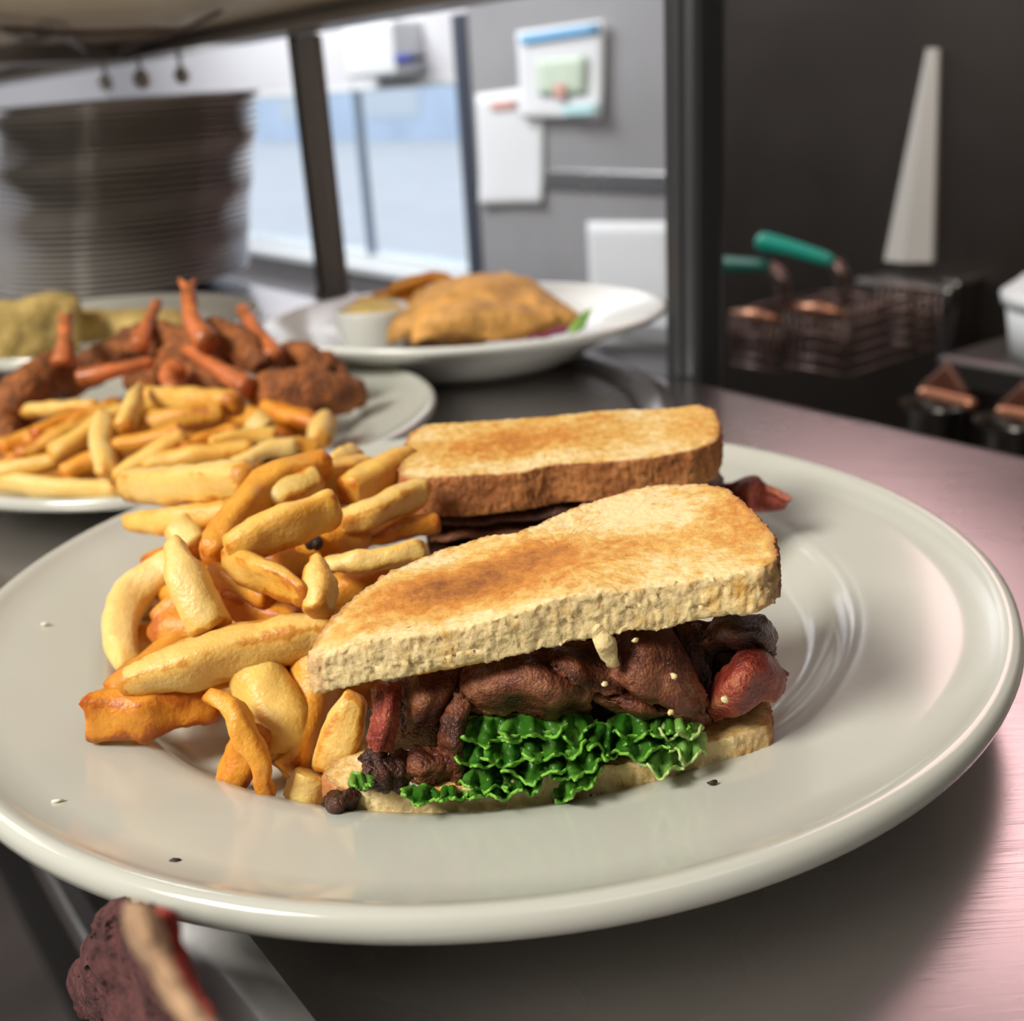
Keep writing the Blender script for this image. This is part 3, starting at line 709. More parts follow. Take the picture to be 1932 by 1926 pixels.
strip('', [[(1110,1290,.004),(1170,1300,.000),(1240,1320,-.001),(1320,1338,.003)], [(1120,1315,.000),(1180,1328,-.005),(1250,1342,-.005),(1335,1352,.000)], [(1165,1335,.002),(1200,1345,-.002),(1260,1352,-.003),(1340,1362,.002)]], 'bacon', amp=.0015, seed=6)
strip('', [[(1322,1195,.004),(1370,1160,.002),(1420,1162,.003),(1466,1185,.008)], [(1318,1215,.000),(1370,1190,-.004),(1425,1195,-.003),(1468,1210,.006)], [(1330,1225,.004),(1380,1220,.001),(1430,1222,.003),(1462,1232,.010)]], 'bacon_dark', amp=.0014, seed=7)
strip('', [[(1335,1305,.004),(1375,1255,.001),(1405,1218,.001),(1450,1240,.004),(1484,1270,.008)], [(1335,1335,-.001),(1380,1300,-.006),(1420,1268,-.006),(1455,1275,-.002),(1482,1285,.004)], [(1345,1360,.002),(1390,1348,-.003),(1425,1330,-.003),(1455,1318,.000),(1475,1298,.005)]], 'bacon_red', amp=.0014, seed=8, nu=40, nv=20)
strip('', [[(1345,1240,.012),(1400,1222,.010),(1455,1215,.014)], [(1345,1280,.010),(1400,1270,.008),(1460,1235,.012)], [(1345,1320,.010),(1390,1330,.009),(1440,1310,.012)]], 'bacon_dark', amp=.0016, seed=9)
strip('', [[(716,1295,.004),(735,1290,.001),(752,1288,.004)], [(708,1350,.000),(728,1350,-.004),(748,1345,.000)], [(698,1410,-.001),(715,1418,-.005),(735,1415,-.002)]], 'bacon_red', amp=.0012, seed=10, nu=14, nv=30)
strip('', [[(752,1285,.008),(800,1265,.004),(870,1248,.006)], [(760,1330,.002),(810,1320,-.002),(858,1300,.002)], [(762,1385,.004),(800,1375,.000),(838,1340,.003)]], 'bacon', amp=.0015, seed=11)
strip('', [[(842,1340,.002),(868,1312,-.002),(884,1318,.002)], [(828,1390,-.001),(855,1385,-.006),(880,1385,-.002)], [(840,1445,-.001),(862,1450,-.006),(885,1445,-.003)], [(850,1505,-.002),(866,1515,-.005),(880,1508,-.004)]], 'bacon', amp=.0018, seed=12, nu=16, nv=36, crisp=1)
strip('', [[(745,1430,.003),(790,1412,.000),(860,1400,.002)], [(740,1460,-.002),(800,1445,-.006),(875,1435,-.002)], [(745,1485,-.002),(800,1478,-.005),(865,1480,-.002)]], 'bacon', amp=.0020, seed=13, crisp=1)
strip('', [[(688,1410,.004),(720,1420,.000),(770,1432,.002)], [(690,1450,-.002),(725,1455,-.007),(770,1455,-.004)], [(694,1492,-.001),(730,1494,-.006),(765,1488,-.003)]], 'bacon_dark', amp=.0024, freq=260, seed=14, crisp=1)
strip('', [[(612,1512,.001),(640,1490,-.003),(688,1482,.001)], [(608,1530,-.002),(640,1515,-.007),(680,1500,-.003)], [(618,1545,.000),(645,1545,-.004),(662,1530,-.001)]], 'bacon_dark', amp=.0014, seed=15, crisp=1)

def petal(cx, cy, w, h, rot=0.0, e0=0.0, seed=1.0, mat='lettuce', ruf=0.0016, curl=0.22, k=1.3):
    """one curled lettuce lobe; its outer edge hangs towards the viewer"""
    rs = random.Random(int(seed*1000)); rows = []
    for j in range(8):
        v = j/7.0; r = []
        for i in range(11):
            u = -1+2*i/10.0
            hw = w*0.5*(0.62+0.38*math.sin(math.pi*min(1, v*1.05)*0.55))
            x = u*hw
            y = -h*0.5+h*v-0.30*h*u*u*v
            if v > 0.8: y -= curl*h*(v-0.8)/0.2*(0.6+0.4*math.sin(5*u+seed))
            y += 0.10*h*math.sin(2*math.pi*k*u*0.7+seed*2)*v
            e = e0-0.0045-0.0055*v+0.0035*u*u+ruf*math.sin(2*math.pi*k*u+seed*5)*v**0.7*1.4+0.0008*rs.uniform(-1, 1)*v
            if v > 0.8: e -= 0.0022*(v-0.8)/0.2
            c_, s_ = math.cos(rot), math.sin(rot)
            r.append(FP(cx+x*c_-y*s_, cy+x*s_+y*c_, e))
        rows.append(r)
    return loft('lettuce_leaf', rows, 44, 30, 0.0006, mat, s1, amp=0.0007, freq=210, seed=seed, round_=0.9, rag=0.0006)
LP = [(925,1382,120,62,.0,.004,1.1),(1005,1374,130,58,-.1,.003,2.3),(1075,1372,100,58,-.1,.004,3.7),(1195,1372,110,54,-.05,.004,4.2),(1255,1368,90,50,.0,.003,5.5),
 (905,1425,95,66,.05,.001,6.1),(968,1418,120,66,-.1,.000,7.4),(1045,1408,120,64,-.15,.000,8.6),(1140,1398,80,66,.25,.001,9.3),(1205,1408,120,46,-.15,-.001,10.4),
 (1010,1448,130,58,-.1,-.003,11.2),(1092,1440,110,62,-.45,-.003,12.8),(915,1470,100,60,.0,-.001,13.3),(985,1478,80,44,-.1,-.002,14.9),(1090,1478,110,42,-.6,-.005,15.4),(935,1492,110,36,-.1,-.003,16.1),
 (800,1500,90,36,.05,-.002,17.5),(850,1498,60,32,-.1,-.002,18.2),(682,1474,44,34,-.2,.000,19.7)]
for q_ in LP: petal(*q_)
for q_ in ((1285,1372,80,56,.0,.002,21.2),(1298,1408,74,66,.2,-.001,22.6),(1250,1440,84,56,.05,-.003,23.1)): petal(*q_, mat='lettuce_pale', ruf=.0009)
for k, (pts, r) in enumerate((([(770,1478),(800,1495),(840,1490)], .0022), ([(1000,1492),(1040,1494),(1075,1485)], .003), ([(1140,1460),(1190,1448),(1230,1445)], .003), ([(800,1505),(825,1500),(850,1505)], .0018), ([(905,1492),(930,1485),(960,1488)], .0016))):
    tube('mayonnaise', [FP(x, y, -.0045) for x, y in pts], [r*.6, r, r*.6], 'mayonnaise', s1, nl=14, nr=10, flat=.7, amp=.0008, freq=260, seed=k)
# hanging crumb shred of the top slice
o = tube('bread_shred', [FP(1118, 1180, -.006), FP(1140, 1210, -.008), FP(1158, 1262, -.007)], [0.0022, 0.0024, 0.0012], 'bread', s1, nl=16, nr=8, amp=.0014, freq=400, seed=3)
for k, (x, y) in enumerate(((1141, 1290), (1272, 1276), (1265, 1345), (1365, 1318), (1198, 1210))):
    tube('bread_crumb', [FP(x-4, y, -.009), FP(x, y-1, -.0095), FP(x+4, y+2, -.009)], [0.0005, 0.0008, 0.0005], 'bread', s1, nl=5, nr=6, amp=.0006, freq=600, seed=k)

# ---- rear half, crust towards the front half
s2 = thing('sandwich_half', 'toasted bacon sandwich half lying crust side out behind the cut half', 'sandwich', (0.016, 0.335, 0.008), 'bacon sandwich halves')
out3 = [(-0.0335, 0.3200), (-0.030, 0.3160), (-0.015, 0.3140), (0.004, 0.3148), (0.0135, 0.3175), (0.023, 0.3150), (0.040, 0.3140), (0.055, 0.3165), (0.0635, 0.3225), (0.067, 0.332), (0.068, 0.345), (0.064, 0.3515), (0.040, 0.3535), (0.0, 0.3560), (-0.027, 0.3580), (-0.032, 0.352), (-0.0345, 0.335)]
def ztop3(x, y): return 0.0555+0.035*(x+0.03)+0.12*(y-0.316)
def crust3(x, y): return 0.0 if y > 0.3500 and -0.026 < x < 0.063 else 1.0
def toast3(x, y):
    t = 0.22+0.38*blob(x, y, 0.0, 0.338, 0.032, 0.010)-0.15*blob(x, y, 0.0, 0.321, 0.05, 0.004)+0.15*blob(x, y, 0.06, 0.335, 0.01, 0.012)
    return max(0.04, t)
bread('top_bread', out3, ztop3, 0.0125, s2, crust3, toast3, seed=5)
out4 = [(x*1.0, y+0.001) for x, y in out3]
bread('bottom_bread', out4, lambda x, y: 0.0195, 0.011, s2, crust3, lambda x, y: 0.2, seed=6)
def V3(*a): return Vector(a)
for k, (y0, z0, m_) in enumerate(((0.320, 0.040, 'bacon_dark'), (0.322, 0.034, 'bacon'), (0.321, 0.028, 'bacon_dark'))):
    loft('bacon_strip', [[V3(-0.026, y0, z0-0.001), V3(0.01, y0-0.002, z0), V3(0.062, y0+0.002, z0+0.001)], [V3(-0.028, y0+0.014, z0+.003), V3(0.01, y0+0.014, z0+.003), V3(0.068, y0+0.014, z0+.003)], [V3(-0.026, y0+0.03, z0+.002), V3(0.01, y0+0.03, z0+.002), V3(0.066, y0+0.03, z0+.003)]], 40, 16, 0.0028, m_, s2, amp=.002, freq=120, seed=20+k)
tail = [[(1270, 905, .036), (1375, 912, .037), (1420, 900, .040), (1450, 918, .038), (1495, 940, .036)], [(1270, 925, .033), (1375, 932, .034), (1415, 925, .038), (1450, 935, .035), (1490, 945, .034)], [(1270, 942, .030), (1375, 955, .030), (1420, 965, .032), (1450, 965, .030), (1480, 955, .031)]]
loft('bacon_strip', [[AZ(*p) for p in r] for r in tail], 36, 14, 0.0024, 'bacon_red', s2, amp=.0012, freq=190, seed=31)
tail = [[(1280, 945, .027), (1380, 968, .027), (1425, 985, .027)], [(1285, 968, .023), (1385, 985, .023), (1430, 995, .024)], [(1290, 998, .020), (1390, 1010, .019), (1425, 1010, .020)]]
loft('bacon_strip', [[AZ(*p) for p in r] for r in tail], 24, 12, 0.0024, 'bacon_dark', s2, amp=.0015, freq=190, seed=32)
loft('lettuce_leaf', [[AZ(1350, 935, .030), AZ(1370, 940, .031), AZ(1400, 955, .030)], [AZ(1365, 955, .028), AZ(1388, 958, .029), AZ(1412, 965, .028)], [AZ(1390, 980, .025), AZ(1402, 978, .026), AZ(1412, 978, .025)]], 20, 10, 0.001, 'lettuce', s2, amp=.001, seed=33, frill=.001, ffreq=2)
# crumbs on the plate
def rimz(p):
    r = (Vector((p.x, p.y, 0))-PA).length
    return 0.0082 if r < 0.1 else 0.0186+(r-0.115)*0.15 if r > 0.11 else 0.017
for k, (x, y, m_, lab) in enumerate(((1345, 1480, 'char', 'tiny dark crumb on the plate rim below the sandwich corner'), (85, 1180, 'mayonnaise', 'tiny pale crumb on the plate rim beyond the curved fry'), (108, 1515, 'mayonnaise', 'tiny pale crumb on the plate rim below the stubby fry'), (330, 1628, 'char', 'thin dark crumb on the rim near the plate edge'))):
    p = AZ(x, y, 0.02); p = AZ(x, y, rimz(p)); 
    o = tube('crumb', [p+Vector((-.0012, 0, .0004)), p+Vector((0, 0, .0006)), p+Vector((.0012, .0005, .0004))], [0.0004, 0.0006, 0.0004], m_, None, nl=5, nr=6, amp=.0003, freq=700, seed=k)
    tag(o, lab, 'crumb')

# ================================================================== SHRIMP PLATE
def shrimp(body, wpx, tailp, label, seed, tw=30, fan=True):
    ps = [AZ(*p) for p in body]; m_ = ps[len(ps)//2]
    base = Vector((m_.x, m_.y, min(p.z for p in ps)-0.004))
    t = thing('fried_shrimp', label, 'shrimp', base, 'fried shrimp on the plate of fries')
    r = wpx*DEPTH(m_)/F*0.5*1.15
    tube('breaded_body', ps, [r*.55, r*.95, r*1.05, r*.9, r*.6], 'breading', t, nl=28, nr=16, sq=2.2, flat=.85, amp=.0026, freq=170, seed=seed, tip=(.35, .4), endsoft=.15)
    if tailp:
        tp = [AZ(*p) for p in tailp]; rt = tw*DEPTH(tp[0])/F*0.5
        tube('tail', tp, [rt*1.25, rt*.95, rt*.7, rt*.75], 'shrimp_tail', t, nl=16, nr=12, amp=.0009, freq=220, seed=seed+40, tip=(.8, .4))
        if fan:
            e = tp[-1]; dirv = (tp[-1]-tp[-2]).normalized(); side = RI*1.0
            for sgn in (-1, 1):
                q = e+dirv*rt*1.5+side*(sgn*rt*0.75)
                tube('tail_fin', [e-dirv*rt*0.7, e+dirv*rt*.4+side*(sgn*rt*.35), q], [rt*.5, rt*.55, rt*.25], 'shrimp_tail', t, nl=10, nr=8, flat=.5, amp=.0006, seed=seed+80)
    return t
shrimp([(-25, 815, .022), (25, 770, .030), (75, 720, .038), (135, 680, .044)], 82, [(118, 690, .045), (124, 650, .054), (123, 605, .063)], 'orange fried shrimp at the plate edge with its tail straight up', 1, 38)
shrimp([(-35, 740, .030), (0, 790, .025), (15, 850, .019)], 70, None, 'dark brown fried shrimp hanging over the plate edge', 2)
shrimp([(100, 745, .028), (160, 700, .034), (230, 670, .040), (310, 655, .042)], 62, [(150, 715, .041), (210, 700, .044), (290, 680, .046)], 'brown fried shrimp with a shiny pink tail lying along it', 3, 34, False)
shrimp([(205, 655, .045), (300, 640, .050), (390, 660, .048)], 60, [(262, 655, .052), (280, 610, .060), (298, 568, .067)], 'fried shrimp with a slim pink tail leaning towards the tall one', 4, 30, False)
shrimp([(300, 690, .040), (380, 650, .050), (440, 650, .050), (500, 690, .042)], 74, [(395, 650, .055), (362, 600, .066), (355, 545, .077)], 'fried shrimp on top of the heap with the tallest fanned tail', 5, 44)
shrimp([(505, 675, .040), (560, 675, .040), (605, 690, .036), (650, 715, .028)], 58, [(520, 680, .043), (488, 630, .053), (455, 580, .062)], 'dark fried shrimp with orange tail at the far side of the heap', 6, 40, False)
shrimp([(465, 745, .030), (540, 738, .032), (620, 742, .028), (690, 745, .022)], 78, [(470, 735, .036), (410, 695, .044), (350, 655, .050)], 'long crumbed shrimp lying in front with pink tail', 7, 40, False)
shrimp([(240, 720, .030), (330, 705, .036), (430, 720, .034)], 60, [(330, 700, .042), (318, 712, .041), (328, 740, .037)], 'fried shrimp behind the fries with a curled red tail tip', 8, 44, False)
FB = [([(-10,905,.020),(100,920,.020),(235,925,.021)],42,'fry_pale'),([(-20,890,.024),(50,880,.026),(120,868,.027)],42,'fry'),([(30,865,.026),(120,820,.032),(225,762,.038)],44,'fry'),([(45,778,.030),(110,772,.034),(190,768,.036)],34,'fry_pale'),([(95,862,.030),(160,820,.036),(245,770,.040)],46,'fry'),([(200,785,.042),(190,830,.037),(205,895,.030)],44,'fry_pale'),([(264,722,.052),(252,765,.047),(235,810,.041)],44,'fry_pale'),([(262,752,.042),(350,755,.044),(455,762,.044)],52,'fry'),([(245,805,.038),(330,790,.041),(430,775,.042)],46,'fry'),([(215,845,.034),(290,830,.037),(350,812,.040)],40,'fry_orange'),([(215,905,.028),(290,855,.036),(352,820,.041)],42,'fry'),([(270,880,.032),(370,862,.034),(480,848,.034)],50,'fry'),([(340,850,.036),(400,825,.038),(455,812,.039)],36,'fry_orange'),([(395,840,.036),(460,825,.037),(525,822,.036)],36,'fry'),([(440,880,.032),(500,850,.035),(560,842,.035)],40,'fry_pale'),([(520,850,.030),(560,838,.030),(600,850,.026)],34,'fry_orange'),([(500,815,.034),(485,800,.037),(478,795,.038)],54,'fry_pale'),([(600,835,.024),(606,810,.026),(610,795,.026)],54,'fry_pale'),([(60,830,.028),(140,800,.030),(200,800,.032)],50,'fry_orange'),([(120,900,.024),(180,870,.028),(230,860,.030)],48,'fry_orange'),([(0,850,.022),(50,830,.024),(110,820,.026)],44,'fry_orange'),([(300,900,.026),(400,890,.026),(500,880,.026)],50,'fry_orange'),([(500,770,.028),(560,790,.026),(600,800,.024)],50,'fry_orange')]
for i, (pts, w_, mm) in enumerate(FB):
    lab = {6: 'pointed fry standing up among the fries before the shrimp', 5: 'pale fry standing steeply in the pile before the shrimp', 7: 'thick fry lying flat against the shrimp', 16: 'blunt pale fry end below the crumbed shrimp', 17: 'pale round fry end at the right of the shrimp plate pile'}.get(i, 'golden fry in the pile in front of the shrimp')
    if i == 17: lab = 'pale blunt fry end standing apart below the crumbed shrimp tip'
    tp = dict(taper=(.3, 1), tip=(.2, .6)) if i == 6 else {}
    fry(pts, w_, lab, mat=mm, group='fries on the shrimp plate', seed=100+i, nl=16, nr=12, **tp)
random.seed(5)
for i in range(14):
    x = random.uniform(-0.225, -0.105); y = random.uniform(0.47, 0.55); z = random.uniform(0.013, 0.021); a = random.uniform(-.8, .8); L = 0.028
    dv = Vector((math.cos(a)*L, math.sin(a)*L, 0)); c = Vector((x, y, z))
    tag(tube('french_fry', [c-dv, c, c+dv], [0.0055, 0.006, 0.0055], 'fry_orange', None, nl=12, nr=8, sq=4, amp=.001, seed=160+i), 'golden fry at the bottom of the pile in front of the shrimp', 'french fry', 'fries on the shrimp plate')

# ================================================================== PALE WEDGES PLATE
def slab(label, top, bot, thick, mat, seed):
    """wedge: top and bottom front outline in pixels, extruded away from the viewer"""
    a = [AZ(*p) for p in bot]; b_ = []
    for (x, y), q in zip(top, a):
        nrm_ = Vector((q.x, q.y, 0)).normalized(); b_.append(AP(x, y, q+nrm_*0.006, nrm_))
    back = Vector((-0.01, thick, 0))
    rows = [a, [p.lerp(q, .5)+Vector((0, -.002, 0)) for p, q in zip(a, b_)], b_, [p+back*.5+Vector((0, 0, .002)) for p in b_], [p+back for p in b_], [Vector((p.x, p.y, q.z))+back+Vector((0, .006, 0)) for p, q in zip(b_, a)]]
    # close into a solid by lofting with thickness on the shell
    o = loft('tortilla_wedge', rows, 30, 40, 0.006, mat, None, amp=.0016, freq=90, seed=seed)
    return tag(o, label, 'food', 'pale wedges on a plate')
slab('pale yellow folded wedge in front, its thick edge showing', [(-60, 600), (20, 596), (90, 578), (150, 585)], [(-60, 700, .016), (10, 690, .016), (80, 676, .016), (150, 662, .016)], 0.03, 'tortilla', 1)
slab('pale yellow wedge lying behind, partly hidden by shrimp tails', [(110, 606), (180, 606), (260, 604), (345, 602)], [(110, 655, .016), (180, 645, .016), (260, 638, .016), (345, 628, .016)], 0.025, 'tortilla', 2)

# ================================================================== CUTLET PLATE
def CP(x, y, yy): return AP(x, y, Vector((0, yy, 0)), Vector((0, 1, 0)))
c1 = loft('breaded_cutlet', [[CP(735, 650, .655), CP(760, 640, .65), CP(840, 640, .648), CP(960, 640, .65), CP(1050, 628, .655), CP(1085, 612, .665)],
     [CP(735, 625, .658), CP(775, 600, .652), CP(850, 595, .648), CP(960, 595, .65), CP(1040, 595, .655), CP(1092, 602, .668)],
     [CP(755, 590, .675), CP(810, 560, .675), CP(880, 545, .675), CP(960, 540, .678), CP(1035, 562, .68), CP(1085, 597, .682)],
     [CP(770, 580, .70), CP(825, 545, .70), CP(890, 528, .70), CP(955, 524, .70), CP(1020, 548, .70), CP(1070, 590, .70)],
     [CP(770, 600, .72), CP(840, 580, .72), CP(890, 570, .72), CP(955, 570, .72), CP(1020, 580, .72), CP(1060, 600, .71)]], 46, 36, 0.005, 'cutlet', None, amp=.003, freq=60, seed=3)
tag(c1, 'large golden breaded cutlet folded over, beside the ramekin', 'cutlet', 'cutlets on the deep plate')
c2 = loft('breaded_cutlet', [[CP(780, 652, .640), CP(800, 640, .636), CP(850, 630, .634), CP(900, 634, .634), CP(930, 645, .636)],
     [CP(785, 620, .642), CP(815, 600, .636), CP(880, 590, .632), CP(960, 598, .634), CP(1030, 612, .642)],
     [CP(810, 592, .652), CP(860, 578, .650), CP(920, 574, .650), CP(1000, 582, .652), CP(1060, 600, .655)]], 40, 24, 0.005, 'cutlet', None, amp=.002, freq=70, seed=4)
tag(c2, 'curled golden cutlet piece leaning in front with a dark hollow', 'cutlet', 'cutlets on the deep plate')
c3 = loft('breaded_cutlet', [[CP(850, 655, .66), CP(940, 640, .66), CP(1060, 622, .67)], [CP(850, 560, .70), CP(940, 530, .70), CP(1010, 555, .70)]], 24, 14, 0.006, 'cutlet_dark', None, amp=.003, freq=60, seed=5)
tag(c3, 'dark browned cutlet layer under the golden ones', 'cutlet', 'cutlets on the deep plate')
rc = AZ(705, 655, 0.020); rc = Vector((rc.x, rc.y+0.012, 0.012))
rr_ = 0.0235
ram = thing('ramekin', 'small white ramekin heaped with yellow filling on the deep plate', 'ramekin', rc)
lathe('cup', [(0.0001, 0.002), (rr_*.7, 0.002), (rr_*.74, 0.004), (rr_*.92, 0.030), (rr_*.97, 0.031), (rr_, 0.030), (rr_*.98, 0.027), (rr_*.78, 0.001), (rr_*.74, 0), (0.0001, 0)], 48, 'porcelain_white', rc, ram)
lathe('filling', [(0.0001, 0.036), (rr_*.4, 0.034), (rr_*.7, 0.031), (rr_*.9, 0.027)], 32, 'tortilla', rc, ram)
FC = [([(665,572,.046),(730,560,.048),(790,545,.052)],22,'fry'),([(735,548,.052),(780,532,.056),(830,520,.058)],26,'fry_orange'),([(800,522,.057),(835,525,.056),(870,545,.053)],24,'fry_orange'),([(700,562,.046),(760,552,.048),(830,545,.048)],24,'fry_orange'),([(780,555,.044),(840,545,.046),(880,535,.048)],24,'fry'),([(930,535,.052),(955,525,.055),(970,528,.054)],24,'fry_pale'),([(720,570,.042),(790,565,.043),(840,560,.043)],22,'fry_orange')]
for i, (pts, w_, mm) in enumerate(FC):
    ps = [AP(x, y, Vector((0, .735-.004*(i % 3), 0)), Vector((0, 1, 0))) for x, y, z in pts]
    r = w_*DEPTH(ps[0])/F*.5
    o = tube('french_fry', ps, [r*.8, r, r*.8], mm, None, nl=12, nr=10, sq=3.5, amp=.001, seed=200+i)
    tag(o, 'pale fry tip showing above the browned cutlet' if i == 5 else 'golden fry piled behind the ramekin and cutlet', 'french fry', 'fries on the deep plate')
for i in range(8):
    a = i*0.8; c = Vector((-0.045+0.008*math.cos(a*2.3)+0.003*i, 0.738+0.006*math.sin(a*3), 0.019+0.0028*i)); dv = Vector((math.cos(a*.4)*.026, math.sin(a*.4)*.012, .002))
    tag(tube('french_fry', [c-dv, c, c+dv], [.005, .006, .005], 'fry_orange', None, nl=10, nr=8, sq=3.5, amp=.001, seed=220+i), 'golden fry piled behind the ramekin and cutlet', 'french fry', 'fries on the deep plate')
o = loft('lettuce_leaf', [[CP(1070, 632, .652), CP(1085, 628, .650), CP(1100, 622, .652)], [CP(1080, 608, .654), CP(1095, 605, .652), CP(1108, 603, .655)], [CP(1092, 592, .66), CP(1104, 588, .66), CP(1116, 586, .665)]], 20, 12, 0.0012, 'lettuce_pale', None, amp=.001, seed=3, frill=.002, ffreq=2)
tag(o, 'bright green lettuce scrap at the cutlet tip', 'lettuce')
o = loft('cabbage_shred', [[CP(995, 640, .636), CP(1035, 634, .637), CP(1070, 624, .64)], [CP(1000, 632, .64), CP(1035, 626, .641), CP(1072, 610, .645)]], 20, 8, 0.002, 'cabbage', None, amp=.0015, seed=5)
tag(o, 'purple cabbage shred under the cutlet edge', 'cabbage')

# ================================================================== NOTICES ON THE STEEL PANELLING
def sheet(name, pxs, n, label, mat='paper', curl=0.006):
    c = [AN(x, y, n) for x, y in pxs]  # tl,tr,br,bl
    rows = [[c[0], c[0].lerp(c[1], .5), c[1]], [c[0].lerp(c[3], .6), c[0].lerp(c[3], .6).lerp(c[1].lerp(c[2], .6), .5), c[1].lerp(c[2], .6)], [c[3]-NV*curl, c[3].lerp(c[2], .5)-NV*curl*.5, c[2]-NV*curl]]
    o = loft(name, rows, 12, 12, 0.0012, mat, None)
    return tag(o, label, 'notice', 'notices taped to the steel wall')
def onsheet(o, name, pxs, n, mat):
    c = [AN(x, y, n) for x, y in pxs]
    loft(name, [[c[0], c[1]], [c[3], c[2]]], 6, 6, 0.0008, mat, o)
sA = sheet('notice_sheet', [(974, 60), (1140, 36), (1138, 226), (984, 222)], 1.462, 'white notice with blue header band and green picture')
onsheet(sA, 'blue_header', [(980, 66), (1130, 43), (1130, 62), (982, 84)], 1.456, 'print_blue')
onsheet(sA, 'green_picture', [(1012, 115), (1106, 103), (1104, 178), (1016, 180)], 1.456, 'print_green')
onsheet(sA, 'red_mark', [(1045, 158), (1066, 156), (1066, 186), (1047, 188)], 1.452, 'print_red')
onsheet(sA, 'teal_footer', [(1060, 200), (1128, 194), (1126, 216), (1062, 220)], 1.450, 'print_teal')
sB = sheet('notice_sheet', [(898, 178), (1025, 160), (1026, 385), (908, 388)], 1.470, 'plain white notice hanging half behind the blue-headed notice')
onsheet(sB, 'red_line', [(925, 192), (972, 188), (972, 204), (926, 208)], 1.466, 'print_red')
sC = sheet('notice_sheet', [(1108, 418), (1262, 418), (1268, 652), (1116, 655)], 1.466, 'blank white sheet hanging low beside the dark column')
# white wall dispenser with blue clip
dp = thing('wall_dispenser', 'white wall box with a blue clip above the window', 'dispenser', P(2.42, 1.46, 0.23))
bevelled('box', 2.33, 2.56, 1.42, 1.50, 0.215, 0.33, 'white_plastic', dp, 0.008)
bevelled('clip', 2.27, 2.335, 1.42, 1.45, 0.238, 0.255, 'blue_plastic', dp, 0.005)
bevelled('clip_tip', 2.235, 2.275, 1.425, 1.445, 0.240, 0.252, 'black_plastic', dp, 0.004)

# ================================================================== FRYER
fy = thing('deep_fryer', 'dark steel deep fryer bank beyond the counter', 'fryer', P(0.2, 1.1, Z0))
bevelled('cabinet', -1.5, 0.75, 0.80, 1.44, Z0, -0.36, 'fryer_steel', fy, 0.006)
bevelled('splash_back', -1.5, 1.435, 1.40, 1.46, -0.36, 1.1, 'fryer_steel', fy, 0.004)
bevelled('front_ledge', -1.5, 0.72, 0.72, 0.80, -0.40, -0.36, 'dark_steel', fy, 0.006)
q0 = AN(1660, 512, 1.39); q1 = AN(1830, 520, 1.39); q2 = AN(1825, 800, 1.39)
bevelled('tank_rail', q1.dot(DV)-.01, q0.dot(DV), 1.33, 1.40, q0.z-.03, q0.z, 'dark_steel', fy, 0.006)
bevelled('tank_rail_upright', q1.dot(DV)-.012, q1.dot(DV)+.012, 1.345, 1.40, -0.36, q1.z, 'dark_steel', fy, 0.005)
# light reflection on the splash back, built as a pale tapered wedge
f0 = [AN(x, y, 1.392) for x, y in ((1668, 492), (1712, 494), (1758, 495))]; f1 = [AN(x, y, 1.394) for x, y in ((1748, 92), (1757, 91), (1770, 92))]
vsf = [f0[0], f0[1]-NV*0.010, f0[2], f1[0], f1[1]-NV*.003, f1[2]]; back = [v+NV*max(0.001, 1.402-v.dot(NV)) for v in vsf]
fc = mk('reflection_wedge', vsf+back, [(0, 1, 4, 3), (1, 2, 5, 4), (3, 4, 5, 11, 10, 9), (0, 6, 7, 8, 2, 1), (0, 3, 9, 6), (2, 8, 11, 5)], 'reflection_pale', fy, smooth=False)
def basket(label, wall, grip, gmat, hook):
    bt = [AN(x, y, 1.12) for x, y in wall]   # tl,tr,br,bl
    w0 = bt[0].dot(DV); w1 = bt[1].dot(DV); zt = bt[0].z; zb = bt[2].z
    t = thing('fry_basket', label, 'fry basket', P((w0+w1)/2, 1.12, zb), 'fry baskets hanging over the fryer')
    n0, n1 = 1.06, 1.24
    for k in range(9):
        for nn in (n0, n1):
            d = w0+(w1-w0)*k/8; tube('wire', [P(d, nn, zb), P(d, nn, zt)], [0.0035], 'basket_wire', t, nl=2, nr=5)
    for k in range(6):
        z = zb+(zt-zb)*k/5
        for nn in (n0, n1): tube('wire', [P(w0, nn, z), P(w1, nn, z)], [0.0035], 'basket_wire', t, nl=2, nr=5)
        for d in (w0, w1): tube('wire', [P(d, n0, z), P(d, n1, z)], [0.0035], 'basket_wire', t, nl=2, nr=5)
    tube('rim', [P(w0, n0, zt), P(w1, n0, zt)], [0.009], 'copper', t, nl=2, nr=8)
    hk = [AN(x, y, 1.06) for x, y in hook]; tube('handle_rod', hk, [0.009], 'basket_wire', t, nl=12, nr=8)
    g = [AN(x, y, 1.0) for x, y in grip]; rg = grip and 17*DEPTH(g[0])/F
    tube('grip', g, [rg*1.15, rg*.9, rg*.7], gmat, t, nl=14, nr=12, tip=(.6, .6))
    return t
basket('wire fry basket with a bright teal handle raised', [(1545, 562), (1662, 575), (1650, 690), (1560, 690)], [(1432, 455), (1490, 468), (1572, 493)], 'teal_grip', [(1572, 493), (1588, 520), (1592, 570)])
basket('wire fry basket with a dark green handle held level', [(1440, 575), (1535, 580), (1530, 685), (1455, 685)], [(1328, 498), (1380, 500), (1450, 502)], 'teal_grip_dark', [(1450, 502), (1475, 525), (1480, 580)])
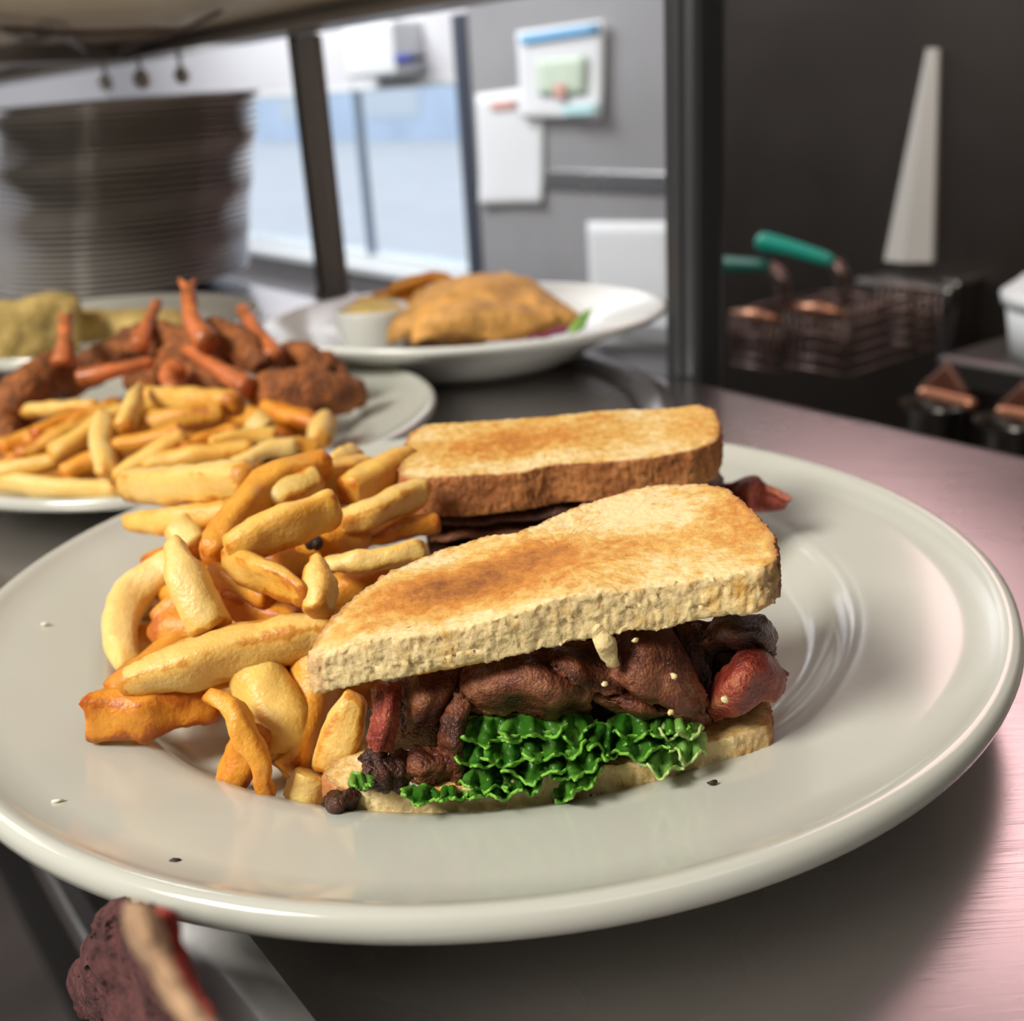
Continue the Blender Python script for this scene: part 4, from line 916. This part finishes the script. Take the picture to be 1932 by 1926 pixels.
for k, (x0, y0, x1, y1, lab) in enumerate(((1735, 740, 1840, 765, 'copper coloured rod handle below the fryer tank rail'), (1882, 776, 1975, 792, 'copper coloured rod handle beside the white tub'))):
    a = AN(x0, y0, 0.86); b_ = AN(x1, y1, 0.86); r = 13*DEPTH(a)/F
    t = thing('scoop', lab, 'utensil', Vector((a.x, a.y, a.z-0.01)))
    tube('rod', [a, a.lerp(b_, .5), b_], [r], 'copper', t, nl=10, nr=12, tip=(.6, .6))
    c_ = [AN(x, y, 0.90) for x, y in ((x0-5, y0-5), (x0+55, y0-60), (x1-10, y1-20), (x0+40, y0+5))]
    loft('pan', [[c_[0], c_[1]], [c_[3], c_[2]]], 8, 8, 0.006, 'rust_panel', t)
    lathe('support', [(0.02, -0.36-a.z), (0.02, -0.01), (0.03, 0.0)], 16, 'dark_steel', a.lerp(b_, .3)+Vector((0, 0, -r)), t)
w0 = AN(1880, 640, 1.1); w1 = AN(1885, 520, 1.1)
tb = thing('white_tub', 'white plastic tub with rimmed lid on the fryer ledge', 'tub', w0+DV*-0.105)
lathe('tub', [(0.0001, 0), (0.078, 0), (0.086, 0.05), (0.0001, 0.05)], 40, 'white_plastic', w0+DV*-0.105+Vector((0, 0, 0)), tb)
lathe('lid', [(0.0001, 0.05), (0.09, 0.05), (0.092, 0.06), (0.084, 0.066), (0.082, w1.z-w0.z), (0.074, w1.z-w0.z+.008), (0.0001, w1.z-w0.z+.008)], 40, 'white_plastic', w0+DV*-0.105, tb)
bx = w0+DV*-0.105
bevelled('tub_shelf', bx.dot(DV)-.3, bx.dot(DV)+.11, 1.0, 1.40, w0.z-.03, w0.z, 'dark_steel', fy, 0.005)
# heat lamp over the fryer (gives the pink light)
hl = thing('heat_lamp', 'pink glowing heat lamp housing on the wall above the fryer', 'lamp', P(0.62, 1.44, 0.6))
bevelled('housing', 0.10, 1.14, 1.405, 1.44, 0.53, 1.03, 'lamp_housing', hl, 0.01)

# ================================================================== TOWEL
tn = 0.043
tw = [[(238, 1700), (262, 1705), (290, 1715), (318, 1725)], [(185, 1765), (235, 1765), (290, 1775), (336, 1790)], [(138, 1850), (215, 1850), (300, 1850), (362, 1860)], [(185, 1925), (240, 1930), (320, 1935), (392, 1935)], [(270, 2010), (320, 2015), (390, 2015), (470, 2010)]]
def TP(x, y, u): return AN(x, y, tn-0.007-0.006*math.sin(3.1*u))
to = thing('bar_towel', 'dark maroon towel with a beige stripe hanging from the counter edge', 'towel', AN(280, 1900, tn))
loft('cloth', [[TP(x, y, i/3) for i, (x, y) in enumerate(r)] for r in tw], 40, 50, 0.004, 'towel', to, amp=.0032, freq=55, seed=3)
st = [[(238, 1702), (258, 1705), (282, 1712)], [(258, 1770), (284, 1775), (308, 1782)], [(296, 1845), (322, 1850), (342, 1858)], [(340, 1910), (362, 1918), (378, 1925)], [(430, 1990), (450, 2000), (466, 2010)]]
loft('stripe', [[AN(x, y, tn-.019-.002*(i == 1)) for i, (x, y) in enumerate(r)] for r in st], 14, 40, 0.0015, 'towel_stripe', to, amp=.0006, freq=160, seed=5)
rd = [[(280, 1712), (295, 1716), (314, 1722)], [(312, 1782), (320, 1786), (332, 1792)], [(345, 1858), (350, 1861), (358, 1866)], [(378, 1925), (384, 1930), (390, 1936)]]
loft('red_edge', [[AN(x, y, tn-.015) for x, y in r] for r in rd], 10, 30, 0.003, 'towel_red', to, amp=.0008, freq=160, seed=7)
